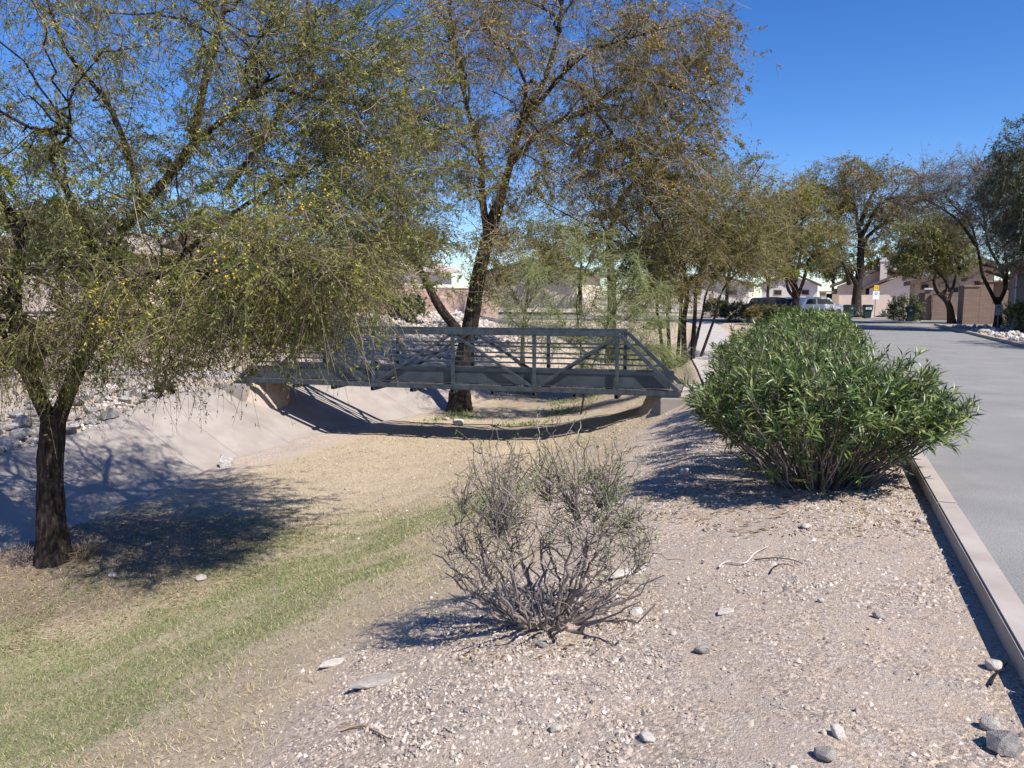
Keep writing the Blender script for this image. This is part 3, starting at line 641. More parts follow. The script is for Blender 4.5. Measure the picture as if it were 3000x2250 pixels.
simple_tree('mesquite_tree', 'leaning forked mesquite between the tan house and the white rock bed', 2790, 938, D8,
            [[(2782, 900), (2772, 880), (2755, 860)], [(2770, 880), (2745, 855), (2735, 820), (2745, 790), (2735, 740)], [(2775, 890), (2790, 850), (2800, 810), (2815, 790), (2840, 770)], [(2760, 865), (2775, 840), (2765, 815), (2720, 780), (2690, 750)], [(2742, 800), (2720, 770), (2700, 740)]],
            [EL(2730, 700, D8, 110, 80, 2.5, 1.4), EL(2790, 760, D8, 70, 50, 2, .5), EL(2680, 760, D8, 60, 50, 2, .5)], 8, (60, 500, 3600), 7, .24,
            leaf=M_LEAF_A, leafL=.2, leafW=.075, twigL=(.4, .9), droop=.25, twigr=.007, twig=M_TWIG_G)
D9 = 40
simple_tree('palo_verde_tree', 'sparse bare-twigged tree forking low behind the no parking sign', 2925, 955, D9,
            [[(2925, 900), (2928, 870)], [(2920, 890), (2900, 850), (2880, 810), (2870, 760), (2862, 720), (2840, 650), (2790, 600)], [(2930, 880), (2945, 840), (2930, 780), (2905, 740), (2890, 690), (2880, 600)], [(2945, 850), (2950, 780), (2940, 720)], [(2862, 720), (2800, 640), (2720, 590)]],
            [EL(2800, 560, D9, 150, 110, 3, 1.5), EL(2880, 620, D9, 90, 140, 2.5, 1.1), EL(2720, 560, D9, 70, 60, 2, .4)], 9, (70, 600, 3000), 3, .2,
            leaf=M_LEAF_B, leafL=.15, leafW=.05, twigL=(.5, 1.2), droop=-.1, twigr=.008, twig=M_TWIG_G)
D10 = 36
simple_tree('weeping_tree', 'tall dense grey-green weeping tree standing beside the blue-doored building', 3080, 930, D10,
            [[(3080, 800), (3070, 700)], [(3075, 760), (3020, 600), (2990, 480)], [(3070, 700), (3060, 500), (3040, 350)], [(3080, 740), (3130, 560), (3150, 400)]],
            [EL(2985, 560, D10, 75, 170, 1.8, 1.4), EL(3050, 480, D10, 120, 180, 2.5, 1.6), EL(3100, 640, D10, 150, 160, 3, 1.2), EL(2985, 700, D10, 60, 60, 1.5, .35)], 10, (60, 500, 3600), 9, .28,
            leaf=M_LEAF_D, leafL=.19, leafW=.06, twigL=(.5, 1.1), droop=.9, twigr=.006, twig=M_TWIG_G, droop2=.2)
p_ = np.array([21.5, 22.5, 0.]); p_[2] = Z(p_[0], p_[1])
make_tree('mesquite_tree', 'roadside mesquite whose shadow falls across the asphalt lane', p_, [(p_ + np.array([[0, 0, 0], [.1, .1, 1.2], [0, .2, 2.4]]), .2, .13), (p_ + np.array([[0, .2, 2.3], [-.9, .4, 3.6], [-1.8, .8, 4.6]]), .1, .03), (p_ + np.array([[0, .2, 2.3], [.8, -.3, 3.7], [1.6, -.8, 4.8]]), .1, .03)],
          [(p_ + [-.6, 0, 4.6], np.array([2.3, 4.2, 1.5]), 1)], 40, 300, 1800, 8, 21, leaf=M_LEAF_M, leafL=.16, leafW=.05, twigL=(.4, 1.0), droop=.3, twigr=.007)
# background trees seen through the gaps
for i, (px, d, top, wd, lm, lab) in enumerate([
        (2250, 85, 640, 130, M_LEAF_B, 'brown leafless looking tree far behind the parked cars'), (2130, 75, 600, 130, M_LEAF_B, 'brownish tree beyond the crossing street, left of the cars'),
        (2440, 92, 730, 60, M_LEAF_D, 'dark green yard tree left of the gabled house'), (2560, 110, 690, 60, M_LEAF_M, 'olive tree rising behind the chimney'),
        (1700, 68, 660, 150, M_LEAF_M, 'olive tree far behind the crooked mesquite'), (1180, 62, 640, 130, M_LEAF_D, 'dark tree in front of the stucco houses beyond the block wall'),
        (620, 50, 620, 160, M_LEAF_D, 'dark green yard tree beyond the footpath and acacia'), (180, 38, 600, 180, M_LEAF_D, 'dense dark yard tree at the end of the footpath'), (1960, 80, 620, 130, M_LEAF_B, 'tan twiggy tree far behind the trunk clump')]):
    simple_tree('yard_tree', lab, px, 890, d, [[(px, 850), (px + 5, 800)], [(px, 830), (px - wd * .3, (top + 800) / 2), (px - wd * .5, top + 60)], [(px + 3, 815), (px + wd * .3, (top + 800) / 2), (px + wd * .4, top + 50)], [(px + 5, 800), (px, top + 60)]],
                [EL(px, (top + 810) / 2, d, wd, (820 - top) / 2, wd * d / F, 1)], 40 + i, (26, 180, 650), 11, .2, leaf=lm, leafL=.34, leafW=.15, twigL=(.5, 1.2), droop=.1, twigr=.011, twig=M_TWIG_G, k1=4)

# ------------------------------------------------------------------ young palo verde before the bridge
bp = PG(1700, 1215); dp = bp[1]; r = np.random.default_rng(77)
pv = thing('palo_verde_sapling', 'wispy bright green palo verde sapling growing in front of the footbridge', 'tree', bp)
stems = [([(1702, 1215), (1712, 1140), (1705, 1090), (1700, 1000), (1690, 900), (1700, 800), (1690, 690)], .032), ([(1716, 1135), (1740, 1060), (1765, 1000), (1790, 930), (1830, 860), (1870, 790)], .026),
         ([(1745, 1045), (1800, 990), (1880, 960), (1960, 930)], .014), ([(1700, 1010), (1640, 930), (1590, 850), (1560, 780)], .014), ([(1696, 960), (1740, 880), (1760, 780), (1770, 700)], .014), ([(1704, 1060), (1620, 1010), (1540, 950), (1480, 900)], .011), ([(1780, 960), (1860, 920), (1930, 850)], .012), ([(1765, 1000), (1830, 1010), (1920, 1020)], .01)]
S, ST, SR = [], [], []
for i, (pp, rad) in enumerate(stems):
    ln = smooth_line(PL([(x, y, dp + r.normal(0, .12) if k > 1 else dp) for k, (x, y) in enumerate(pp)]), .1)
    if i == 0: ln[0] = bp - [0, 0, .05]
    R = np.linspace(rad, rad * .3, len(ln)); V, q = tubes(ln[None], R[None], 7); obj('trunk' if i == 0 else 'stem', mesh_np('stem', V - bp, [q]), M_BARKB if i < 2 else M_TWIG_GR, pv, smooth=True)
    S.append(ln[len(ln) // 4:]); ST.append(unit(np.gradient(ln, axis=0))[len(ln) // 4:]); SR.append(R[len(ln) // 4:])
S = np.vstack(S); ST = np.vstack(ST); SR = np.concatenate(SR)
A = in_crown([EL(1700, 830, dp, 220, 190, 1.3, 1.4), EL(1850, 900, dp, 150, 110, 1.2, 1), EL(1560, 880, dp, 130, 130, 1, .6), EL(1830, 1040, dp, 190, 90, 1, 1.1), EL(1720, 980, dp, 260, 130, .9, 1.3), EL(1920, 1060, dp, 110, 80, .8, .5)], 760, r)
P, sr, L = connect(S, ST, SR, A, 6, r, lift=.05); tw = [tubes(P, np.minimum(sr[:, None] * .8, .009) * np.linspace(1, .5, 7)[None], 3)]
n = 5600; i = r.integers(0, len(P), n); j = r.integers(1, 7, n); D = unit(unit(P[i, j] - P[i, j - 1]) * .8 + r.normal(0, .55, (n, 3)))
P3 = grow(P[i, j], D, r.uniform(.2, .65, n), 4, .35, r, .03); tw.append(tubes(P3[:, ::2], np.full((n, 3), .0042), 3))
V, f = merge(tw); tag(obj('twig_mass', mesh_np('twigs', V - bp, f), M_TWIG_GR, pv), kind='stuff')
n = 20000; i = r.integers(0, len(P3), n); j = r.integers(1, 5, n); V, f = rhombs(P3[i, j] + r.normal(0, .01, (n, 3)), unit(r.normal(0, 1, (n, 3)) + [0, 0, -.4]), unit(r.normal(0, 1, (n, 3))), r.uniform(.04, .12, n), np.full(n, .012))
tag(obj('crown', mesh_np('foliage', V - bp, [f]), leafmat('palo_leaf', [(0, (.14, .18, .06)), (1, (.36, .38, .17))], .3), pv), kind='stuff')

# ------------------------------------------------------------------ twiggy shrub in the foreground
bs = PG(1590, 1815); ds = bs[1]; r = np.random.default_rng(12)
sh = thing('twiggy_shrub', 'nearly bare grey twiggy shrub with tiny green leaves on the dirt bank', 'shrub', bs)
S, ST, SR = [], [], []
for k in range(46):
    a = r.uniform(0, 2 * math.pi); el = math.asin(r.uniform(.28, .97)); L = r.uniform(.5, .98) * (1 - .2 * math.sin(el))
    D = np.array([math.cos(a) * math.cos(el) * 1.0, math.sin(a) * math.cos(el) * .8, math.sin(el)]); s0 = bs + np.array([math.cos(a) * .13, math.sin(a) * .1, -.04])
    ln = grow(s0[None], D[None], np.array([L]), 9, -.12, r, .022)[0]; rad = r.uniform(.008, .017)
    V, q = tubes(ln[None], np.linspace(rad, rad * .3, 10)[None], 6); obj('stem', mesh_np('stem', V - bs, [q]), M_TWIG_G, sh)
    S.append(ln[2:]); ST.append(unit(np.gradient(ln, axis=0))[2:]); SR.append(np.linspace(rad, rad * .3, 10)[2:])
S = np.vstack(S); ST = np.vstack(ST); SR = np.concatenate(SR)
cr = [EL(1620, 1490, ds, 280, 210, .5, 2), EL(1480, 1440, ds, 150, 150, .4, 1), EL(1780, 1470, ds, 150, 170, .4, 1), EL(1610, 1690, ds, 200, 130, .4, .6), EL(1600, 1350, ds, 240, 90, .35, .8), EL(1430, 1600, ds, 130, 140, .35, .9), EL(1810, 1610, ds, 130, 130, .35, .8)]
A = in_crown(cr, 450, r, .1); P, sr, L = connect(S, ST, SR, A, 6, r, lift=-.02, wig=.045)
tw = [tubes(P, np.minimum(sr[:, None] * .85, .0085) * np.linspace(1, .5, 7)[None], 4)]
n = 1150; i = r.integers(0, len(P), n); j = r.integers(1, 7, n); D = unit(unit(P[i, j] - P[i, j - 1]) * .6 + r.normal(0, .7, (n, 3)) + [0, 0, .25])
P3 = grow(P[i, j], D, r.uniform(.05, .22, n), 4, -.05, r, .05); tw.append(tubes(P3, np.full((n, 1), .003) * np.linspace(1.2, .6, 5)[None], 3))
V, f = merge(tw); tag(obj('twig_mass', mesh_np('twigs', V - bs, f), M_TWIG_G, sh), kind='stuff')
n = 3600; tip = P3[:, 4]; wgt = sstep(.35, .95, (tip[:, 2] - bs[2])) * .8 + .12 + .8 * (tip[:, 0] > bs[0] + .32); i = r.choice(len(P3), n, p=wgt / wgt.sum()); j = r.integers(2, 5, n)
V, f = rhombs(P3[i, j] + r.normal(0, .008, (n, 3)), unit(r.normal(0, 1, (n, 3))), unit(r.normal(0, 1, (n, 3)) + [0, 0, .5]), r.uniform(.012, .034, n), r.uniform(.006, .012, n))
tag(obj('leaf_mass', mesh_np('foliage', V - bs, [f]), leafmat('shrub_leaf', [(0, (.10, .15, .04)), (1, (.25, .29, .10))], .3), sh), kind='stuff')

# ------------------------------------------------------------------ oleanders
leaf_me = None
def oleander(name, label, cx, cy, rx, ry, top, nst, per, seed, leafL=.13, leafW=.02, nparts=0, low=0, group=None, mat=M_OLE, el0=.18, twig=M_TWIG_G, rz=-KA):
    global leaf_me
    r = np.random.default_rng(seed); z0 = float(Z(cx, cy)); base = np.array([cx, cy, z0]); H = top - z0
    e = thing(name, label, 'shrub', base, 0, group)
    # stem tips on a flattened dome wider than its foot
    n = nst; a = r.uniform(0, 2 * math.pi, n); el = np.arcsin(np.clip(r.uniform(math.sin(el0), 1, n), 0, 1)); k = r.uniform(.80, 1.0, n)
    ce = np.cos(el) ** .55; loc = np.stack([np.cos(a) * ce * rx * k, np.sin(a) * ce * ry * k, np.sin(el) ** .6 * H * k * (.93 + .1 * fbm(np.cos(a) * 3 + 9, np.sin(a) * 3 + 9, seed))], -1)
    c, s = math.cos(rz), math.sin(rz)
    loc = np.stack([loc[:, 0] * c - loc[:, 1] * s, loc[:, 0] * s + loc[:, 1] * c, loc[:, 2]], -1)
    foot = loc * np.array([.22, .22, 0]) + r.normal(0, .05, (n, 3)) * [1, 1, 0]; foot[:, 2] = -.05
    u = np.linspace(0, 1, 7)[None, :, None]; mid = foot * .45 + loc * .55 + np.array([0, 0, .12]) * H * r.uniform(-.5, .8, (n, 1))
    P = foot[:, None] * (1 - u) ** 2 + 2 * mid[:, None] * u * (1 - u) + loc[:, None] * u ** 2; P[:, 1:-1] += r.normal(0, .018, P[:, 1:-1].shape)
    tw = [tubes(P, np.linspace(1, .4, 7)[None] * r.uniform(.005, .011, (n, 1)), 4 if nparts else 3)]
    # forked ends
    m = n * 3; i = np.repeat(np.arange(n), 3); j = r.integers(4, 6, m); D = unit(unit(P[i, 6] - P[i, 4]) + r.normal(0, .38, (m, 3)) + [0, 0, .2])
    T = grow(P[i, j], D, r.uniform(.16, .34, m) * (H / 1.4), 4, -.05, r, .02)
    if low:
        a = r.uniform(0, 2 * math.pi, low); lr = r.uniform(.5, .95, low); hz_ = r.uniform(.08, .62, low); lp = np.stack([np.cos(a) * rx * lr * (.38 + .45 * hz_), np.sin(a) * ry * lr * (.38 + .45 * hz_), hz_ * H * .75], -1)
        lp = np.stack([lp[:, 0] * c - lp[:, 1] * s, lp[:, 0] * s + lp[:, 1] * c, lp[:, 2]], -1)
        out = unit(np.stack([lp[:, 0], lp[:, 1], np.full(low, .12)], -1)); T = np.vstack([T, grow(lp, unit(out + r.normal(0, .35, (low, 3))), r.uniform(.15, .3, low), 4, .1, r, .02)])
        tw.append(tubes(np.stack([lp * [.35, .35, .2], lp * [.7, .7, .65], lp], 1), np.full((low, 3), .005), 3))
    tw.append(tubes(T[:, ::2], np.linspace(1, .6, 3)[None] * np.full((len(T), 1), .0036), 3))
    V, f = merge(tw); tag(obj('stem_mass', mesh_np('stems', V, f), twig, e), kind='stuff')
    # whorled leaves
    nT = len(T); per = per if nparts else int(per * .85); i = np.repeat(np.arange(nT), per); s_ = r.uniform(.3, 4, len(i)); j = np.minimum(s_.astype(int), 3); fr = (s_ - j)[:, None]
    pos = T[i, j] * (1 - fr) + T[i, j + 1] * fr; ax = unit(T[i, j + 1] - T[i, j]); q = r.normal(0, 1, pos.shape); perp = unit(q - ax * (q * ax).sum(-1, keepdims=True))
    tilt = r.uniform(.45, 1.25, len(i))[:, None]; d = unit(ax * np.cos(tilt) + perp * np.sin(tilt) + [0, 0, -.05]); nn = unit(ax - d * (ax * d).sum(-1, keepdims=True) + r.normal(0, .15, d.shape))
    L = leafL * r.uniform(.6, 1.25, len(i)); W = leafW * r.uniform(.75, 1.25, len(i)); cu = .15
    if nparts:
        wp = pos + base; front = -wp[:, 1] * 1.0 + .15 * wp[:, 2] - .0 * wp[:, 0] + r.normal(0, .25, len(wp)); sel = np.argsort(-front)[:nparts * 3]; sel = r.permutation(sel)[:nparts]
        keep = np.ones(len(pos), bool); keep[sel] = False
        if leaf_me is None:
            V, f = lances(np.zeros((1, 3)), np.array([[0, 1., 0]]), np.array([[0, 0, 1.]]), np.ones(1), np.full(1, .155)); leaf_me = mesh_np('leaf', V, [f]); leaf_me.materials.append(mat)
        for q_ in sel:
            dd = d[q_]; sd = unit(np.cross(dd, nn[q_])); n2 = np.cross(sd, dd); lf = obj('leaf', leaf_me, None, e)
            Mx = Matrix(((sd[0], dd[0], n2[0], pos[q_][0]), (sd[1], dd[1], n2[1], pos[q_][1]), (sd[2], dd[2], n2[2], pos[q_][2]), (0, 0, 0, 1)))
            lf.matrix_local = Mx @ Matrix.Scale(float(L[q_]), 4)
        pos, d, nn, L, W = pos[keep], d[keep], nn[keep], L[keep], W[keep]
    V, f = lances(pos, d, nn, L, W); tag(obj('leaf_mass', mesh_np('leaves', V, [f]), mat, e), kind='stuff')
    return e
oleander('oleander_shrub', 'round dark green oleander with bare lower stems overhanging the kerb end', 2.98, 7.35, 1.36, 1.25, 1.16, 300, 14, 101, nparts=280, low=75, el0=.36)
HL = 'clipped oleander shrub in the green hedge row along the kerb'
HLS = ['oleander touching the back of the round front oleander', 'second hedge oleander behind the round front one, widest of the row']
for k, v in enumerate([10.0, 12.2, 14.4, 16.8, 19.2, 21.8, 24.4, 27.2, 30.2, 33.4]):
    x, y = xy(1.45 + .25 * ((k * 37) % 5 - 2) / 2, v); lod = 1 if k < 3 else .7 if k < 6 else .5
    oleander('oleander_shrub', HLS[k] if k < 2 else HL, float(x), float(y), 1.28, 1.5, 1.22 + .07 * ((k * 53) % 7) / 6, int(170 * lod), int(12), 110 + k, leafL=.13 + .012 * k, leafW=.021 + .003 * k, group='hedge of oleanders along the kerb', el0=.3)
for k, (px, d, w_, h_, lab) in enumerate([(2150, 54, 1.0, 1.5, 'rounded dark bush past the path bend, next to pink gravel'), (2235, 50, 1.2, 1.35, 'brown topped dense bush beside the hedge end'), (2290, 47, 1.2, 1.3, 'grey stemmed bush joining the far end of the hedge'), (2095, 62, .9, 1.7, 'pale grey bush by the street beyond the path bend')]):
    p = PX(px, 900, d); oleander('rounded_bush', lab, p[0], p[1], w_, w_, float(Z(p[0], p[1])) + h_, 110, 12, 140 + k, leafL=.2, leafW=.06, mat=M_LEAF_D if k != 1 else M_LEAF_B, el0=.1)

# ------------------------------------------------------------------ footbridge
ba = math.atan2(BD[1], BD[0]); br = thing('footbridge', 'dark grey steel truss footbridge spanning the dry wash', 'footbridge', (BL[0], BL[1], -.85), ba)
H = 1.62
def xs(px):     # position along the near chord under a pixel column
    k = (px - 1500) / F; return (k * BL[1] - BL[0]) / (BD[0] - k * BD[1])
posts = [xs(p) for p in (858, 1089, 1324, 1564, 1808)]
for yy, out in ((0.05, -1), (BW - .05, 1)):
    MB().box(-.0, BLEN, yy - .05, yy + .05, 0, .13).build('bottom_chord', M_STEEL, br, bevel=.008)
    MB().box(posts[0] - .05, posts[-1] + .05, yy - .05, yy + .05, H - .13, H).build('top_chord', M_STEEL, br, bevel=.008)
    for p in posts: MB().box(p - .045, p + .045, yy - .04, yy + .04, .132, H - .132).build('post', M_STEEL, br, bevel=.006)
    zl, zh = .15, H - .15
    seq = [(0.09, zl - .02, posts[0] - .06, zh + .05, .1), (posts[0] + .07, zh, posts[1] - .07, zl, .07), (posts[1] + .07, zl, posts[2] - .07, zh, .07), (posts[2] + .07, zh, posts[3] - .07, zl, .07), (posts[3] + .07, zl, posts[4] - .07, zh, .07), (posts[4] + .06, zh + .05, BLEN - .09, zl - .02, .1)]
    for x0, z0, x1, z1, ww in seq: MB().bar((x0, yy, z0), (x1, yy, z1), ww, ww, up=(0, 1, 0)).build('diagonal', M_STEEL, br, bevel=.005)
    inn = yy - out * .075
    for fr in (.36, .57, .78):
        z = .13 + fr * (H - .26); o = (H - z) / H * posts[0] * .0; e0 = .1 + posts[0] * (z - .1) / H; e1 = BLEN - .1 - (BLEN - posts[-1]) * (z - .1) / H
        MB().box(e0, e1, inn - .02, inn + .02, z - .022, z + .022).build('rail', M_STEEL, br, bevel=.004)
    pl = yy - out * .13
    MB().box(.28, BLEN - .28, pl - .006, pl + .006, .17, .50).build('kick_plate', M_PLATE, br, bevel=.002)
ms = []
nodes = sorted([.12, BLEN - .12] + posts + [(a + b) / 2 for a, b in zip(posts[:-1], posts[1:])])
fb = None
for p in nodes:
    m = MB()
    w_, t_ = .05, .008
    for (x0, x1, z0, z1) in ((p - w_, p + w_, -.10, -.10 + t_), (p - w_, p + w_, -t_ - .002, -.002), (p - w_, p - w_ + t_, -.10 + t_, -t_ - .002), (p + w_ - t_, p + w_, -.10 + t_, -t_ - .002)): m.box(x0, x1, -.03, BW + .03, z0, z1)
    m.build('floor_beam', M_STEEL, br)
nb = int(BLEN / .2)
pm = MB().box(-.092, .092, .17, BW - .17, .105, .145); first = pm.build('deck_plank', M_WOOD, br, bevel=.004); first.location = (.1, 0, 0)
for k in range(1, nb):
    c = first.copy(); COL.objects.link(c); c.location = (.1 + k * (BLEN - .2) / (nb - 1), 0, 0)
for p in (.2, BLEN - .2):
    for yy in (.05, BW - .05): MB().box(p - .28, p + .28, yy - .14, yy + .14, -.022, -.003).build('bearing_plate', M_PLATE, br)
for nm, p0, p1, lab in (('bridge_abutment', -.55, .42, 'rough concrete block under the bridge end near the lined bank'), ('bridge_abutment', BLEN - .5, BLEN + .6, 'pinkish concrete block under the bridge end by the oleander')):
    e = thing(nm, lab, 'abutment', (BL[0], BL[1], -.85), ba)
    MB().box(p0, p1, -.3, BW + .3, -.62, -.025).build('block', M_CONC, e, bevel=.025)
    MB().box(p0 - .05 if p0 < 1 else p0 + .25, p1 - .25 if p0 < 1 else p1 + .05, -.27, BW + .27, -.022, .143 - .05).build('back_wall', M_CONC, e, bevel=.015) if False else None
    MB().box(p0 - .12, p1 + .12, -.42, BW + .42, -1.0, -.60).build('footing', M_CONC, e, bevel=.03)

# ------------------------------------------------------------------ stones
def rock_me(seed, n=18, sq=(1, .8, .62)):
    r = np.random.default_rng(seed); bm = bmesh.new(); P = unit(r.normal(size=(n, 3))) * r.uniform(.78, 1, (n, 1)) * np.array(sq)
    for p in P: bm.verts.new(p)
    res = bmesh.ops.convex_hull(bm, input=bm.verts[:]); bmesh.ops.delete(bm, geom=[v for v in res['geom_interior'] if isinstance(v, bmesh.types.BMVert)], context='VERTS')
    bmesh.ops.bevel(bm, geom=bm.edges[:], offset=.05, segments=1, affect='EDGES') if n > 22 else None
    me = bpy.data.meshes.new('rock'); bm.to_mesh(me); bm.free(); return me
ROCKS = {}
def rocks(mat, cnt=7, n=18, key=0):
    out = []
    for i in range(cnt):
        m = rock_me(300 + i + key, n); m.materials.append(mat); out.append(m)
    return out
M_STONEW = material('white_stone', stone_f((.42, .36, .31), (.58, .52, .46), (.70, .65, .59)))
RP, RG, RL = rocks(M_STONE), rocks(M_STONEG, key=20), rocks(M_STONEW, n=26, key=40)
def stone(name, me, x, y, s, r, label, group, sink=.25, cat='stone', z=None):
    zz = float(Z(x, y)) if z is None else z
    o = obj(name, me); o.location = (x, y, zz + s * .5 * (.62 - sink)); o.scale = (s * .5 * r.uniform(.8, 1.2), s * .5 * r.uniform(.8, 1.2), s * .5 * r.uniform(.8, 1.15)); o.rotation_euler = (r.normal(0, .2), r.normal(0, .2), r.uniform(0, 6.3))
    tag(o, label, cat, group); return o
r = np.random.default_rng(33)
def scatter(n, tr, vr, sizes, mind, fn, tries=40):
    pts = np.zeros((0, 3)); k = 0
    while len(pts) < n and k < n * tries:
        k += 1; v = r.uniform(*vr); t = r.uniform(*tr) if not callable(tr) else tr(v); x, y = xy(t, v); s = r.uniform(*sizes)
        if len(pts) and np.min(np.hypot(pts[:, 0] - x, pts[:, 1] - y) - (pts[:, 2] + s) * .5 * mind) < 0: continue
        pts = np.vstack([pts, [x, y, s]]); fn(float(x), float(y), float(s))
scatter(150, lambda v: float(toe(v)) + (float(np.interp(v, [5, 12, 16], [-1.42, -1.32, -1.02])) + 2.35) / .54 + .18 + abs(r.normal(0, .9)), (6, 16.6), (.2, .62), .8, lambda x, y, s: stone('bank_stone', (RG + RP)[r.integers(0, 14)], x, y, s, r, 'rough grey riprap stone along the top of the concrete bank', 'riprap stones above the concrete bank lining'))
far_pts = []
scatter(230, lambda v: float(rise(v)) + r.uniform(-.6, 5.4), (25.5, 41), (.28, .6), .72, lambda x, y, s: stone('riprap_stone', RP[r.integers(0, 7)], x, y, s, r, 'pale riprap stone on the slope beyond the footbridge', 'riprap stones on the far slope'))
scatter(60, lambda v: -5.6 - abs(r.normal(0, 2.0)), (25, 47), (.22, .5), .8, lambda x, y, s: stone('bed_stone', RP[r.integers(0, 7)], x, y, s, r, 'white and grey landscaping rock beside the far kerb', 'rocks in the bed by the far kerb', z=.05))
def stone_mass(n, fn, smin, smax, mat, name, label, zf=None):
    base = np.concatenate([unit(r.normal(size=(n, 1, 3)) * 0 + np.array([[[1, 0, 0], [-1, 0, 0], [0, 1, 0], [0, -1, 0], [0, 0, 1], [0, 0, -1]]], float))], 0)
    t, v = fn(n); x, y = xy(t, v); z = Z(x, y) if zf is None else np.full(n, zf); s = smin * (smax / smin) ** (r.random(n) ** 2.2)
    V = base * r.uniform(.55, 1.2, (n, 6, 1)) * np.array([1, .85, .62 if smax > .2 else .95]); a = r.uniform(0, 6.3, n); ca, sa = np.cos(a)[:, None], np.sin(a)[:, None]
    V = V + r.normal(0, .12, V.shape)
    V = np.stack([V[..., 0] * ca - V[..., 1] * sa, V[..., 0] * sa + V[..., 1] * ca, V[..., 2]], -1) * s[:, None, None] * .5
    V[..., 0] += x[:, None]; V[..., 1] += y[:, None]; V[..., 2] += (z + s * (.1 if smax > .2 else -.02))[:, None]
    tri = np.array([[0, 2, 4], [2, 1, 4], [1, 3, 4], [3, 0, 4], [2, 0, 5], [1, 2, 5], [3, 1, 5], [0, 3, 5]])[:8 if smax > .2 else 4]
    return tag(obj(name, mesh_np(name, V.reshape(-1, 3), [(np.arange(n)[:, None, None] * 6 + tri[None]).reshape(-1, 3)]), mat), label, None, None, 'stuff')
def riprapf(nt, b):
    c = ramp(nt, island(nt), [(0, (.30, .26, .23)), (.5, (.47, .42, .38)), (1, (.66, .61, .56))]); nt.links.new(c, b.inputs['Base Color']); b.inputs['Roughness'].default_value = .9
M_RIP = material('riprap_mix', riprapf)
def f_rip(n):
    v = r.uniform(24.5, 43, n); return np.interp(v, [24, 43], [rise(24.0), rise(43.0)]) * 0 + rise(v) + r.uniform(-.8, 6, n), v
stone_mass(2600, f_rip, .12, .45, M_RIP, 'riprap', 'mass of smaller pale rocks covering the far slope')['category'] = 'rocks'
def f_bank(n):
    v = r.uniform(4, 17.2, n); return toe(v) + (np.interp(v, [5, 12, 16], [-1.42, -1.32, -1.02]) + 2.35) / .54 + .12 + np.abs(r.normal(0, 1.0, n)), v
stone_mass(900, f_bank, .06, .25, M_RIP, 'riprap', 'small rubble between the grey stones above the concrete bank')['category'] = 'rocks'
def f_bed(n): return -5.5 - np.abs(r.normal(0, 2.2, n)), r.uniform(22, 48, n)
stone_mass(900, f_bed, .1, .35, M_RIP, 'rock_bed', 'bed of small white rocks behind the far kerb', .06)['category'] = 'rocks'
def f_grav(n):
    # dense close to the standpoint, on the dirt shelf and fading into the straw
    t = r.uniform(.2, 4.6, n * 4); v = 1.6 + 12 * r.random(n * 4) ** 1.9; x, y = xy(t, v)
    p = (1 - sstep(3.0, 4.6, t)) * (.12 + 1.5 * sstep(.40, .62, fbm(x * .8, y * .8, 61, 4)) * (.4 + .6 * sstep(.4, .6, fbm(x * 3, y * 3, 67, 2)))); k = r.random(n * 4) < p; i = np.flatnonzero(k)[:n]
    return t[i], v[i]
def gravel(n, a, b, name, label):
    t, v = f_grav(n); return stone_mass(len(t), lambda m: (t, v), a, b, M_PEB, name, label)
gravel(56000, .009, .03, 'gravel', 'fine mixed gravel scattered over the dirt shelf')['category'] = 'gravel'
gravel(11000, .02, .05, 'gravel', 'coarser pebbles lying on the dirt shelf')['category'] = 'gravel'
def f_wash(n):
    v = r.uniform(9, 24, n); return r.uniform(4.3, 12.5, n), v
stone_mass(2600, f_wash, .015, .09, M_PEB, 'gravel', 'small stones strewn along the straw covered wash')['category'] = 'gravel'
